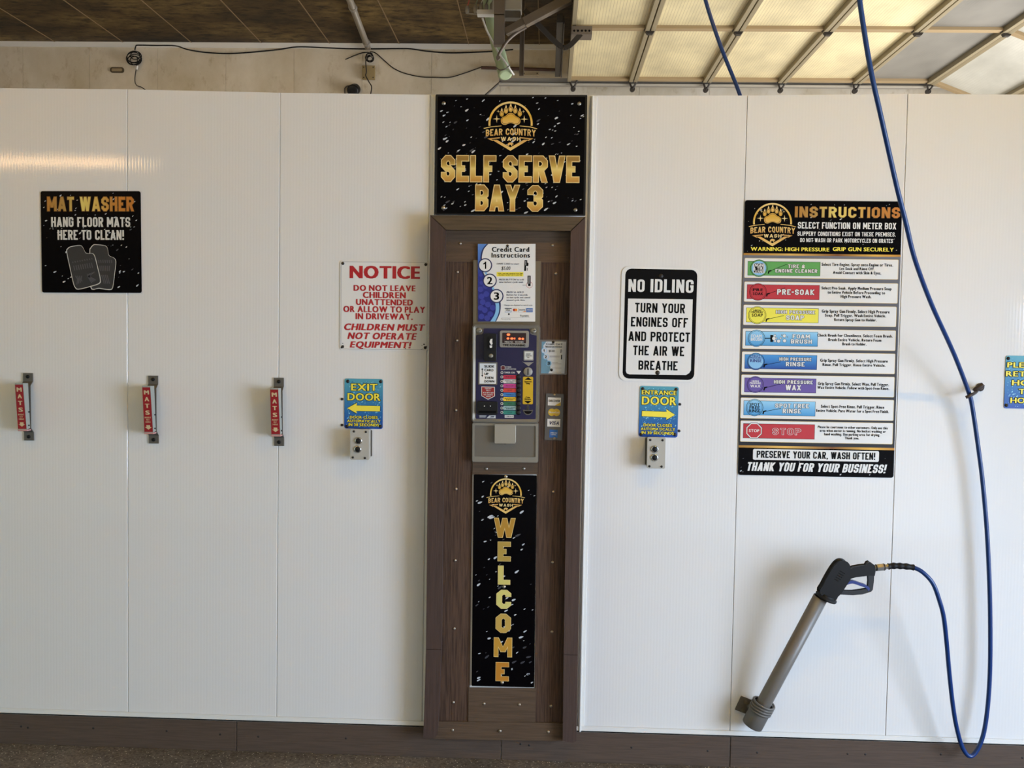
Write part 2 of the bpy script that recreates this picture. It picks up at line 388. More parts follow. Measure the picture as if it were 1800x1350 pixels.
class Sign:
    """a thing hung on the wall whose corners were measured in the photo; local x right, z up, the front looks along -y"""
    def __init__(s, name, label, cat, corners, out=0.0, view=(0, 0, 1.0), group=None, mk=True):
        s.view = view; s.out = out
        w = [P(*s.px(*c), Y=-out) for c in corners]
        s.c = (w[0] + w[1] + w[2] + w[3]) / 4
        ex = (w[1] - w[0]) + (w[2] - w[3]); s.a = math.atan2(ex.z, ex.x)
        s.ca, s.sa = math.cos(s.a), math.sin(s.a)
        s.w = ((w[1] - w[0]).length + (w[2] - w[3]).length) / 2; s.h = ((w[0] - w[3]).length + (w[1] - w[2]).length) / 2
        s.o = thing(name, label, cat, (s.c.x, -out, s.c.z), (0, -s.a, 0), group) if mk else None
        s.y = 0.0; s.k = 0
    def px(s, x, y): return (s.view[0] + x / s.view[2], s.view[1] + y / s.view[2])
    def L(s, x, y):
        p = P(*s.px(x, y), Y=-s.out - (-s.y)); d = p - s.c
        return (d.x * s.ca + d.z * s.sa, -d.x * s.sa + d.z * s.ca)
    def mpp(s): return (3.79 - s.out + s.y) / FPX / s.view[2]
    def rect(s, x0, y0, x1, y1):
        c = s.L((x0 + x1) / 2, (y0 + y1) / 2); return c[0], c[1], (x1 - x0) * s.mpp(), (y1 - y0) * s.mpp()
    def rr(s, x0, y0, x1, y1, r=0.0):
        cx, cz, w, h = s.rect(x0, y0, x1, y1)
        return rrect(cx, cz, w, h, r) if r else [(cx - w / 2, cz - h / 2), (cx + w / 2, cz - h / 2), (cx + w / 2, cz + h / 2), (cx - w / 2, cz + h / 2)]
    def circ(s, x, y, r, n=20):
        c = s.L(x, y); return ngon(c[0], c[1], r * s.mpp(), n)
    def poly(s, pts): return [s.L(*p) for p in pts]
    def panel(s, mats, t=0.003, r=0.012, name='panel', inset=0.0, border=None):
        b = MB(); b.prism(rrect(0, 0, s.w, s.h, r), -t, -.0007, 0); s.y = -t
        s.base(b, name, mats)
    def base(s, b, name, mats):
        s.pb = b; s.pm = list(mats) if isinstance(mats, (list, tuple)) else [mats]; s.po = b.build(name, s.pm, s.o); return s.po
    def printed(s, b, mats):                          # printing that belongs to the panel's own surface
        n = len(s.pm); k = len(s.pb.v); s.pb.v += b.v; s.pb.f += [[i + k for i in f] for f in b.f]; s.pb.m += [m + n for m in b.m]; s.pb.sm += b.sm; s.pm += mats
        me = s.po.data; me.clear_geometry(); me.from_pydata(s.pb.v, [], s.pb.f); me.materials.clear()
        for q in s.pm: me.materials.append(MATS[q] if isinstance(q, str) else q)
        for i, p in enumerate(me.polygons): p.material_index = s.pb.m[i]; p.use_smooth = s.pb.sm[i]
        me.update()
    def part(s, name, b, mats, **kw): return b.build(name, mats, s.o, **kw)
    def text(s, b, txt, box, layer=1, m=0, face='font', wt='b', shear=0.0, bow=0.0, gap=None, jit=0.0, **kw):
        cx, cz, w, h = s.rect(*box); y = s.y - 0.00025 * layer
        if face == 'font':
            vs, fs = font_geo(txt, w, h, wt, *([gap] if gap else []))
            polys = None
        else:
            base = dict(k=0.30, gap=0.22, th=0.2, rad=0.24, seg=1) if face == 'block' else dict(k=0.40, gap=0.16, th=0.17, rad=0.5, seg=4)
            base.update(kw)
            if gap: base['gap'] = gap
            polys = stroke_polys(txt, w, h, **base)
            vs = [(p[0], p[1], q[0]) for q in polys for p in q[1:]]; fs = []; i = 0
            for q in polys: fs.append(list(range(i, i + len(q) - 1))); i += len(q) - 1
        pts = []
        for (x, z, lay) in vs:
            u = (x / w - 0.5) * 2
            pts.append((cx - w / 2 + x + shear * (z - h / 2), y - lay * 1.9e-5 - jit, cz - h / 2 + z - bow * h * u * u))
        b.add(pts, fs, m)
        return b
    def screws(s, pts, m='screw_metal', r=0.0055, name='screw'):
        for (x, y) in pts:
            c = s.L(x, y); b = MB()
            b.lathe((c[0], s.y, c[1]), (0, -1, 0), [(0, r * 1.5), (0.0012, r * 1.5), (0.0013, r), (0.003, r * .8), (0.004, r * .3)], 12)
            b.build(name, m, s.o)
    def droplets(s, n, mats=('droplet', 'droplet_dim'), size=0.004, area=None, name='droplet_print', tilt=0.5, stretch=1.7):
        b = MB(); x0, x1, z0, z1 = area or (-s.w / 2 + .008, s.w / 2 - .008, -s.h / 2 + .008, s.h / 2 - .008)
        for i in range(n):
            x, z = random.uniform(x0, x1), random.uniform(z0, z1); r = size * random.choice((.35, .35, .5, .5, .7, 1.0)); a = tilt + random.uniform(-.25, .25)
            e = random.uniform(1.0, stretch); pts = []
            for k in range(8):
                t = 2 * math.pi * k / 8; u, v = r * e * math.cos(t), r * .5 * math.sin(t) * (1 - .35 * math.cos(t))
                pts.append((x + u * math.cos(a) - v * math.sin(a), z + u * math.sin(a) + v * math.cos(a)))
            b.flat(pts, s.y - 0.00014 - (i % 5) * 1e-5, 1 if random.random() < .3 else 0)
        s.printed(b, list(mats))

def logo(s, cx, cy, width, layer=2):
    """the round paw emblem; cx, cy, width in the sign's own view pixels, drawn on a 495-unit-wide design centred at (815, 320)"""
    k = width / 495.0
    q = lambda x, y: (cx + (x - 815) * k, cy + (y - 320) * k)
    y0 = s.y - 0.00025 * layer
    b = MB()
    def pl(pts, m=0, d=0): b.flat(s.poly([q(*p) for p in pts]), y0 - 0.00012 * d, m)
    ring = lambda r, a: (818 + r * math.cos(a), 298 - r * math.sin(a))
    N = 36
    for i in range(N):
        a0 = math.radians(-6 + 192 * i / N); a1 = math.radians(-6 + 192 * (i + 1) / N)
        pl([ring(202, a0), ring(202, a1), ring(184, a1), ring(184, a0)])
    pad = spline([(730, 272), (740, 243), (772, 228), (795, 207), (819, 201), (843, 207), (866, 229), (897, 246), (908, 275), (898, 300), (870, 309), (842, 298), (819, 293), (796, 298), (768, 309), (740, 300)], 4, True)
    c0 = (819, 258)
    pl(pad); pl([(c0[0] + (x - c0[0]) * .93, c0[1] + (y - c0[1]) * .88) for x, y in pad], 1, 1); pl([(c0[0] + (x - c0[0]) * .87, c0[1] + (y - c0[1]) * .78) for x, y in pad], 2, 2)
    for (x, y, tl) in ((737, 207, -.12), (776, 179, -.06), (819, 164, 0), (861, 179, .06), (902, 206, .12)):
        pl([(x + 19 * math.cos(t) - tl * 26 * math.sin(t) * 0, y + 27 * math.sin(t)) for t in [2 * math.pi * i / 16 for i in range(16)]])
        pl([(x + 14 * math.cos(t), y + 21 * math.sin(t)) for t in [2 * math.pi * i / 16 for i in range(16)]], 1, 1)
        pl([(x + 11 * math.cos(t), y + 3 + 16 * math.sin(t)) for t in [2 * math.pi * i / 16 for i in range(16)]], 2, 2)
        pl([(x - 9, y - 27), (x + 9, y - 27), (x + 7, y - 40), (x + 1, y - 54)], 3, 1)
    for (x, y, r) in ((692, 255, 36), (943, 257, 36), (706, 185, 15), (936, 187, 15)):
        pl([(x + (r if i % 2 == 0 else r * .2) * math.sin(i * math.pi / 4), y - (r if i % 2 == 0 else r * .2) * math.cos(i * math.pi / 4)) for i in range(8)], 3)
    pl([(572, 338), (640, 324), (735, 316), (735, 321), (640, 331), (574, 345)]); pl([(902, 316), (995, 324), (1062, 342), (1060, 348), (995, 332), (902, 322)])
    for (x0, sx) in ((0, 1), (1632, -1)):
        f = lambda pts: [(x0 + sx * x, y) for x, y in pts]
        pl(f([(606, 434), (720, 422), (720, 432), (642, 440), (660, 452), (652, 456)])); pl(f([(650, 446), (694, 446), (816, 515), (816, 546)]))
    pl([(790, 500), (793, 480), (805, 471), (822, 469), (836, 474), (845, 482), (843, 489), (832, 488), (833, 500), (824, 500), (821, 490), (806, 491), (803, 500)], 0)
    s.text(b, 'BEAR COUNTRY', (*q(594, 342), *q(1046, 402)), layer, 4, 'block', k=.32, gap=.22, rad=.28, th=.19, bow=.22)
    s.text(b, 'WASH', (*q(730, 420), *q(908, 455)), layer, 3, 'block', k=.26, gap=.3, rad=.3, th=.2)
    return b.build('logo', ['logo_gold', 'gold_dark', 'logo_gold', 'gold_edge', 'logo_gold'], s.o)

# ------------------------------------------------------------------ the setting
WT = 0.16                                       # partition thickness
BACK = 4.72                                     # far wall of the next bay
CEIL = P(517, 76, BACK).z
RIGHT, LEFT, REAR = 4.35, -5.6, -4.75
b = MB(); b.box(LEFT - 1, RIGHT + 0.15, REAR - .15, BACK + .15, -0.12, 0)
struct(b, 'floor', 'concrete_floor', 'grey brown rough concrete floor with pale grit')
b = MB(); b.box(RIGHT + 0.15, 16, -12, 12, -0.14, -0.02)
struct(b, 'ground', 'concrete_apron', 'pale concrete apron outside the bay doorways')

# partition: white ribbed panels with joints
SEAM = [P(225, 700).x, P(490, 700).x, P(755, 300).x, P(1036, 300).x, P(1299, 720).x, P(1577, 720).x]
TOPZ = [(P(0, 155)), P(224, 157), P(492, 163), P(757, 166.5), P(1040, 168), P(1312, 168), P(1596, 165), P(1800, 166)]
def topz(x):
    t = TOPZ
    if x <= t[0].x: return t[0].z
    for a, c in zip(t, t[1:]):
        if x <= c.x: return a.z + (c.z - a.z) * (x - a.x) / (c.x - a.x)
    return t[-1].z
BOTZ = P(1017, 1284).z
xs = [SEAM[0] - .61 * i for i in range(6, 0, -1)] + SEAM + [SEAM[5] + .61 * i for i in range(1, 4)] + [RIGHT - .02]
b = MB()
b.box(xs[0], xs[-1], 0.005, WT - .005, 0.0, 2.6)
for x0, x1 in zip(xs, xs[1:]):
    for (ya, yb) in ((0.0, 0.012), (WT - .012, WT)):
        sec = [(x0 + .0007, ya), (x1 - .0042, ya), (x1 - .0007, ya + .0035), (x1 - .0007, yb), (x0 + .0007, yb)] if ya == 0 else [(x0 + .0007, ya), (x1 - .0007, ya), (x1 - .0007, yb), (x0 + .0007, yb)]
        n = len(sec); b.add([(x, y, BOTZ) for x, y in sec] + [(x, y, topz(x)) for x, y in sec], [(i, (i + 1) % n, n + (i + 1) % n, n + i) for i in range(n)] + [tuple(range(n - 1, -1, -1)), tuple(range(n, 2 * n))])
    b.prism([(x0, 2.58), (x1, 2.58), (x1, topz(x1) - .001), (x0, topz(x0) - .001)], 0.012, WT - .012)
struct(b, 'wall_front', [WALLM], 'white ribbed plastic panel partition between two wash bays', bevel=0.0)
for i, (xa, xb) in enumerate(((P(757, 500).x - .004, P(766, 500).x - .008), (P(1034, 500).x - .006, P(1042.5, 500).x))):
    b = MB(); b.box(xa, xb, -0.006, 0.0, BOTZ, topz(xa) - .004)
    b.box(xb - .006 if i == 0 else xa + .006, xb if i == 0 else xa + .012, -0.016, -0.006, BOTZ, topz(xa) - .004)
    struct(b, 'trim_%d' % (i + 1), 'white_trim', 'white plastic channel strip running up the %s side of the brown post' % ('left', 'right')[i], 0.001)
KL, KR = P(750, 1200).x, P(1016, 1200).x
for i, (xa, xb) in enumerate(((xs[0], KL + .02), (KR - .005, RIGHT - .02))):
    b = MB(); b.box(xa, xb, -0.010, -.0005, BOTZ - .002, BOTZ + .004); b.box(xa, xb, -0.010, -0.007, BOTZ - .002, BOTZ + .021)
    struct(b, 'trim_%d' % (i + 3), 'white_trim', 'white bottom edge strip under the %s wall panels' % ('left', 'right')[i], 0.0008)
bx = [LEFT + .01, P(417, 1290).x, P(881, 1320).x, P(1283, 1310).x, RIGHT - .02]
for i, nm in enumerate(('left', 'middle_left', 'middle_right', 'right')):
    b = MB(); b.box(bx[i] + .0015, bx[i + 1] - .0015, -0.0085, 0.0, 0.0, BOTZ - .0022)
    o = struct(b, 'baseboard_' + nm, 'base_board', 'brown woodgrain base board, %s length' % nm.replace('_', ' '), 0.0015)
    pts = [[(37, 1277), (49, 1279), (164, 1280), (293, 1285), (387, 1291)], [(454, 1295), (608, 1298)], [(915, 1308), (930, 1310), (1110, 1314), (1244, 1320)], [(1331, 1323), (1490, 1325), (1521, 1326), (1654, 1326), (1797, 1332)]][i]
    for (x, y) in pts:
        c = P(x, y, -.0085); s = MB(); s.lathe((c.x, -.008, c.z), (0, -1, 0), [(0, .005), (.001, .004), (.0012, .001)], 10)
        q = s.build('screw', 'dark_screw', None); q.parent = o; q.location = Vector(q.location) - o.location
# far wall of the next bay
fx = sorted({round(P(x, 100, BACK).x, 3) for x in (40, 157, 277, 397, 517, 637, 759, 880, 1002)})
fx = [fx[0] - .61 * i for i in (4, 3, 2, 1)] + fx + [fx[-1] + .61 * i for i in range(1, 6)]
b = MB(); b.box(LEFT - .9, RIGHT, BACK + .006, BACK + .15, 0, CEIL + .1)
for x0, x1 in zip(fx, fx[1:]): b.box(x0 + .0012, min(x1, RIGHT) - .0012, BACK, BACK + .01, 0, CEIL)
struct(b, 'wall_back', [FARM], 'stained beige panel wall of the bay beyond the partition', 0.0008)
b = MB(); b.box(LEFT - .9, P(985, 84, BACK).x, BACK - .012, BACK, CEIL - .045, CEIL)
struct(b, 'trim_5', 'white_trim', 'pale strip where the far wall meets the brown ceiling')
# ceiling boards with joint strips
b = MB(); b.box(LEFT - 1, RIGHT + .15, REAR - .15, BACK + .15, CEIL, CEIL + .12)
for x in (97, 217, 337, 460, 580, 702, 824, 948):
    xx = P(x, 77, BACK).x; b.box(xx - .004, xx + .004, REAR, BACK, CEIL - .004, CEIL, 1)
x0 = P(97, 77, BACK).x
for i in range(1, 4): b.box(x0 - .613 * i - .004, x0 - .613 * i + .004, REAR, BACK, CEIL - .004, CEIL, 1)
struct(b, 'ceiling', ['stained_ceiling', 'ceiling_joint'], 'dark brown stained board ceiling with pale joint strips')
# the unseen sides of the building that shape the light
b = MB(); b.box(LEFT - 1, RIGHT, REAR - .15, REAR, 0, CEIL); struct(b, 'wall_rear', ['white_trim'], 'beige panel wall behind the viewer')
b = MB(); b.box(LEFT - 1.1, LEFT - .9, REAR, BACK, 0, CEIL); struct(b, 'wall_left', [FARM], 'beige end wall of the bays on the left')
b = MB()
for (ya, yb) in ((REAR, REAR + .35), (-.3, .45), (BACK - .45, BACK)): b.box(RIGHT, RIGHT + .15, ya, yb, 0, CEIL)
b.box(RIGHT, RIGHT + .15, REAR, BACK, 3.3, CEIL)
struct(b, 'wall_right', [FARM], 'beige end wall with the two open doorways on the right')

# ------------------------------------------------------------------ printed signs
# SELF SERVE BAY 3
s = Sign('bay_sign', 'large black sign with gold block lettering and bay number above the brown post', 'sign', [(140, 38), (1518, 40), (1500, 1140), (128, 1125)], 0.012, (740, 160, 5.194))
b = MB(); b.prism(rrect(0, 0, s.w, s.h, .003), -0.010, 0.012); s.part('frame', b, 'black_plastic')
s.y = -0.011
b = MB(); b.prism(rrect(0, -.002, s.w - .016, s.h - .012, .002), -0.011, -0.010); s.base(b, 'panel', 'black_print')
s.droplets(210, size=.0065)
logo(s, 815, 320, 495)
b = MB()
for t, bx in (('SELF', (190, 594, 680, 824)), ('SERVE', (757, 598, 1438, 828))):
    b = MB(); s.text(b, t, bx, 3, 0, 'block', k=.34, grow=.0028, rad=.22, th=.19, gap=.18); s.text(b, t, bx, 4, 1, 'block', k=.34, rad=.22, th=.19, gap=.18)
    s.part('headline_word', b, ['gold_edge', 'gold_print'])
b = MB(); 
for t, bx, nm in (('BAY', (502, 864, 896, 1090), 'headline_word'), ('3', (978, 868, 1108, 1094), 'bay_number')):
    b = MB(); s.text(b, t, bx, 3, 0, 'block', k=.34, grow=.0028, rad=.22, th=.19, gap=.2); s.text(b, t, bx, 4, 1, 'block', k=.34, rad=.22, th=.19, gap=.2)
    s.part(nm, b, ['gold_edge', 'gold_print'])
s.screws([(208, 112), (1445, 116), (203, 1066), (1410, 1086)], r=.005)

# MAT WASHER
s = Sign('mat_washer_sign', 'square black sign with a drawing of two floor mats', 'sign', [(462, 103), (1590, 105), (1605, 1253), (480, 1250)], 0.0, (0, 320, 6.43))
s.panel('black_print', .003, .008)
s.droplets(120, size=.005)
b = MB(); bx = (522, 168, 1524, 328)
s.text(b, 'MAT WASHER', bx, 3, 0, 'block', k=.32, grow=.0018, rad=.22, th=.19, gap=.2); s.text(b, 'MAT WASHER', bx, 4, 1, 'block', k=.32, rad=.22, th=.19, gap=.2)
s.part('headline', b, ['gold_dark', 'gold_print_across'])
b = MB()
s.text(b, 'HANG FLOOR MATS', (566, 396, 1484, 508), 3, 0, 'impact', k=.36); s.text(b, 'HERE TO CLEAN!', (640, 542, 1412, 654), 3, 0, 'impact', k=.36)
s.part('message', b, 'soft_white')
def floor_mat(pts, ribs, lay):
    b = MB(); c = spline(pts, 4, True)
    mx = sum(p[0] for p in c) / len(c); my = sum(p[1] for p in c) / len(c)
    b.flat(s.poly(c), s.y - .0003 * lay, 0); b.flat(s.poly([(mx + (x - mx) * .955, my + (y - my) * .97) for x, y in c]), s.y - .0003 * lay - .0001, 1)
    for (xa, ya, xb, yb) in ribs:
        d = Vector((xb - xa, yb - ya)).normalized() * 5
        b.flat(s.poly([(xa - d.y, ya + d.x), (xa + d.y, ya - d.x), (xb + d.y, yb - d.x), (xb - d.y, yb + d.x)]), s.y - .0003 * lay - .0002, 2)
    s.part('mat_drawing', b, ['soft_white', 'mat_grey', 'mat_rib'])
rb = [(1115 + 24 * i, 880, 1120 + 24 * i, 915) for i in range(7)] + [(1130 + 22 * i, 945, 1136 + 20 * i, 1005) for i in range(6)] + [(1150 + 20 * i, 1050, 1180 + 20 * i, 1150) for i in range(4)]
floor_mat([(1012, 800), (1022, 745), (1055, 708), (1090, 704), (1190, 718), (1218, 752), (1228, 815), (1250, 840), (1290, 856), (1313, 900), (1300, 1030), (1278, 1190), (1240, 1220), (1120, 1205), (1020, 1185)], rb, 2)
rl = [(822 + 27 * i, 900 - i * 5, 828 + 27 * i, 915 - i * 5) for i in range(9)] + [(835 + 25 * i, 945 - i * 4, 848 + 25 * i, 1000 - i * 4) for i in range(9)] \
    + [(855 + 24 * i, 1060, 880 + 12 * i, 1100) for i in range(4)] + [(880 + 12 * i, 1100, 870 + 20 * i, 1160 - 12 * i) for i in range(4)] + [(1070 - 24 * i, 1015 + 8 * i, 1010 - 6 * i, 1065) for i in range(4)] + [(1010 - 6 * i, 1065, 1085 - 15 * i, 1110 + 10 * i) for i in range(4)]
floor_mat([(752, 790), (765, 750), (800, 728), (905, 714), (940, 740), (968, 795), (1000, 806), (1050, 806), (1078, 845), (1110, 970), (1140, 1100), (1125, 1150), (1020, 1185), (890, 1215), (850, 1195), (825, 1130), (790, 970)], rl, 4)

# NOTICE
s = Sign('notice_sign', 'white metal sign with red warning text about children', 'sign', [(65, 64), (600, 68), (597, 612), (60, 604)], 0.0, (580, 440, 3.461))
s.panel(['white_print'], .003, .010)
b = MB()
for (w, h, r, lay, m) in ((s.w - .006, s.h - .006, .008, 1, 0), (s.w - .009, s.h - .009, .007, 2, 1)): b.flat(rrect(0, 0, w, h, r), s.y - .0001 * lay, m)
s.printed(b, ['grey_print', 'white_print'])
b = MB(); s.text(b, 'NOTICE', (118, 96, 549, 172), 3, 0, 'font', 'z', gap=.05); s.part('headline', b, 'red_print')
b = MB()
for t, bx in (('DO NOT LEAVE', (142, 213, 522, 248)), ('CHILDREN', (199, 254, 463, 291)), ('UNATTENDED', (157, 298, 506, 334)), ('OR ALLOW TO PLAY', (79, 341, 581, 378)), ('IN DRIVEWAY.', (154, 384, 506, 421))):
    s.text(b, t, bx, 3, 0, 'font', 'z')
for t, bx in (('CHILDREN MUST', (84, 448, 578, 488)), ('NOT OPERATE', (108, 502, 528, 542)), ('EQUIPMENT!', (122, 556, 496, 594))):
    s.text(b, t, bx, 3, 0, 'font', 'z', shear=.22)
s.part('message', b, 'red_print')
b = MB()
for (x, y) in ((75, 80), (585, 92), (70, 592), (78, 566), (200, 597), (210, 600), (455, 594), (460, 598), (560, 578), (572, 572), (588, 585), (565, 600), (556, 602)):
    b.flat(s.circ(x, y, random.uniform(2, 5.5), 6), s.y - .0008, 0)
s.printed(b, ['dark_screw'])
s.screws([(79, 80), (583, 87), (78, 586), (579, 592)], 'dark_screw', .004)

def outlined(s, b, t, bx, e=3):
    for i, (dx, dy) in enumerate(((-e, 0), (e, 0), (0, -e), (0, e), (-e * .7, -e * .7), (e * .7, e * .7), (-e * .7, e * .7), (e * .7, -e * .7))):
        s.text(b, t, (bx[0] + dx, bx[1] + dy, bx[2] + dx, bx[3] + dy), 3, 0, 'font', 'x', jit=i * 5e-5)
    s.text(b, t, bx, 6, 1, 'font', 'x')
def door_sign(name, label, corners, view, head, arrow, small, scr):
    s = Sign(name, label, 'sign', corners, 0.0, view)
    s.panel('blue_door_print', .003, .009)
    s.droplets(300, ('blue_droplet', 'blue_droplet_dark'), .0036, tilt=.9, stretch=1.2)
    b = MB()
    for t, bx in head: outlined(s, b, t, bx, 3 * view[2] / 3.461 * (1.2 if view[2] > 4 else 1))
    s.part('headline', b, ['ink', 'yellow_print'])
    if arrow:
        b = MB(); pts = s.poly(arrow); cx = sum(p[0] for p in pts) / len(pts); cz = sum(p[1] for p in pts) / len(pts)
        x0, x1 = min(p[0] for p in pts), max(p[0] for p in pts); z0, z1 = min(p[1] for p in pts), max(p[1] for p in pts)
        mx, mz = (x0 + x1) / 2, (z0 + z1) / 2; e = .0016
        big = [(mx + (x - mx) * (1 + 2 * e / (x1 - x0)), mz + (z - mz) * (1 + 3.2 * e / (z1 - z0))) for x, z in pts]
        b.flat(big, s.y - .0006, 0); b.flat(pts, s.y - .0009, 1); s.part('arrow', b, ['ink', 'yellow_print'])
    b = MB()
    for t, bx in small: outlined(s, b, t, bx, 1.8)
    if small: s.part('message', b, ['ink', 'yellow_print'])
    s.screws(scr, 'dark_screw', .0045)
    return s
door_sign('door_sign', 'small blue droplet sign with a yellow arrow pointing left to the exit door', [(90, 780), (323, 782), (322, 1088), (88, 1083)], (580, 440, 3.461),
    [('EXIT', (128, 812, 290, 854)), ('DOOR', (106, 870, 309, 914))], [(106, 960), (165, 928), (162, 944), (305, 948), (304, 980), (161, 977), (163, 992)],
    [('DOOR CLOSES', (120, 1008, 292, 1024)), ('AUTOMATICALLY', (104, 1031, 309, 1047)), ('IN 30 SECONDS', (112, 1053, 300, 1070))], [(109, 797), (309, 799), (104, 1070), (307, 1070)])
door_sign('door_sign', 'small blue droplet sign with a yellow arrow pointing right to the entrance door', [(191, 790), (426, 795), (418, 1105), (181, 1098)], (1070, 450, 3.461),
    [('ENTRANCE', (202, 818, 411, 844)), ('DOOR', (202, 856, 411, 906))], [(403, 966), (350, 997), (351, 982), (201, 974), (203, 942), (352, 948), (350, 932)],
    [('DOOR CLOSES', (212, 1021, 384, 1038)), ('AUTOMATICALLY', (196, 1045, 403, 1061)), ('IN 30 SECONDS', (200, 1068, 396, 1085))], [(207, 808), (410, 812), (197, 1084), (402, 1086)])
door_sign('hose_sign', 'blue droplet sign with yellow return hose text at the right edge of the photo', [(1130, 168), (1780, 180), (1762, 806), (1110, 793)], (1600, 600, 6.75),
    [('PLEASE', (1157, 252, 1580, 312)), ('RETURN', (1142, 358, 1640, 418)), ('HOSE', (1210, 464, 1560, 524)), ('TO', (1288, 566, 1460, 626)), ('HOLDER', (1194, 672, 1640, 734))], None, [], [(1163, 203), (1730, 214), (1140, 758), (1718, 770)])

# NO IDLING
s = Sign('idling_sign', 'white and black traffic style sign asking drivers to turn engines off', 'sign', [(78, 63), (558, 72), (540, 770), (62, 758)], 0.0, (1070, 450, 3.461))
s.panel('white_print', .003, .028)
b = MB(); cx, cz, w, h = s.rect(95, 84, 527, 748)
b.flat(rrect(cx, cz, w, h, .024), s.y - .0002, 0)
b.flat(s.poly([(118, 259), (511, 264), (500, 695), (490, 712), (470, 724), (125, 720), (110, 714), (104, 700)]), s.y - .0004, 1)
s.printed(b, ['ink', 'white_print'])
for t, bx in (('NO', (120, 142, 218, 218)), ('IDLING', (256, 143, 514, 222))):
    b = MB(); s.text(b, t, bx, 3, 0, 'impact', k=.36, gap=.2); s.part('headline_word', b, 'white_print')
b = MB()
for t, bx in (('TURN YOUR', (162, 288, 462, 346)), ('ENGINES OFF', (137, 374, 480, 432)), ('AND PROTECT', (122, 462, 492, 520)), ('THE AIR WE', (150, 548, 458, 606)), ('BREATHE', (182, 638, 418, 694))):
    b = MB(); s.text(b, t, bx, 3, 0, 'impact', k=.34, gap=.2, space=.5); s.part('message_line', b, 'ink')
s.screws([(318, 122), (297, 710)], 'dark_screw', .006)

# INSTRUCTIONS
VA, VB = (1280, 340, 5.194), (1280, 580, 5.0)
s = Sign('instruction_board', 'tall printed board listing wash functions in coloured rows', 'sign board', [(1310, 352.3), (1586, 353.5), (1570, 840.5), (1295.6, 834)], 0.0, (0, 0, 1.0))
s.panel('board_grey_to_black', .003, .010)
s.view = VA
b = MB(); b.flat([(-s.w / 2 + .001, s.L(855, 555)[1]), (s.w / 2 - .001, s.L(855, 555)[1])] + [p for p in rrect(0, 0, s.w - .002, s.h - .002, .01) if p[1] > 0], s.y - .0001); s.printed(b, ['black_print'])
s.view = VB
zf = s.L(770, 1045)[1]
b = MB(); lo = [p for p in rrect(0, 0, s.w - .002, s.h - .002, .01) if p[1] < 0]
b.flat([(s.w / 2 - .001, zf), (-s.w / 2 + .001, zf)] + lo, s.y - .0001); s.printed(b, ['black_print'])
s.droplets(30, size=.0040, area=(-s.w / 2 + .01, s.w / 2 - .01, -s.h / 2 + .008, zf - .01))
b = MB(); b.flat([(-s.w / 2, zf), (s.w / 2, zf), (s.w / 2, zf + .009), (-s.w / 2, zf + .009)], s.y - .0002)
s.part('gold_line', b, 'gold_band')
s.view = VA
zh = s.L(855, 562)[1]
s.droplets(70, size=.0038, area=(-s.w / 2 + .01, s.w / 2 - .01, zh + .01, s.h / 2 - .008))
b = MB(); b.flat([(-s.w / 2, zh - .004), (s.w / 2, zh - .004), (s.w / 2, zh + .004), (-s.w / 2, zh + .004)], s.y - .0002)
s.part('gold_line', b, 'gold_band')
logo(s, 402, 284, 435)
b = MB(); bx = (624, 126, 1552, 220)
s.text(b, 'INSTRUCTIONS', bx, 3, 0, 'block', k=.32, grow=.0014, rad=.22, th=.19, gap=.26); s.text(b, 'INSTRUCTIONS', bx, 4, 1, 'block', k=.32, rad=.22, th=.19, gap=.26)
s.part('headline', b, ['gold_dark', 'gold_print_across'])
b = MB()
s.text(b, 'SELECT FUNCTION ON METER BOX', (648, 266, 1520, 324), 3, 0, 'impact', k=.34, gap=.2)
s.text(b, 'SLIPPERY CONDITIONS EXIST ON THESE PREMISES.', (645, 352, 1515, 390), 3, 0, 'impact', k=.32, gap=.22)
s.text(b, 'DO NOT WASH OR PARK MOTORCYCLES ON GRATES', (668, 412, 1490, 448), 3, 0, 'impact', k=.32, gap=.22)
s.part('message', b, 'white_print')
b = MB()
s.text(b, 'WARNING: HIGH PRESSURE', (214, 493, 914, 526), 3, 0, 'font', 'x'); s.text(b, 'GRIP GUN SECURELY', (962, 494, 1503, 528), 3, 0, 'font', 'x')
s.part('warning_line', b, 'yellow_print')
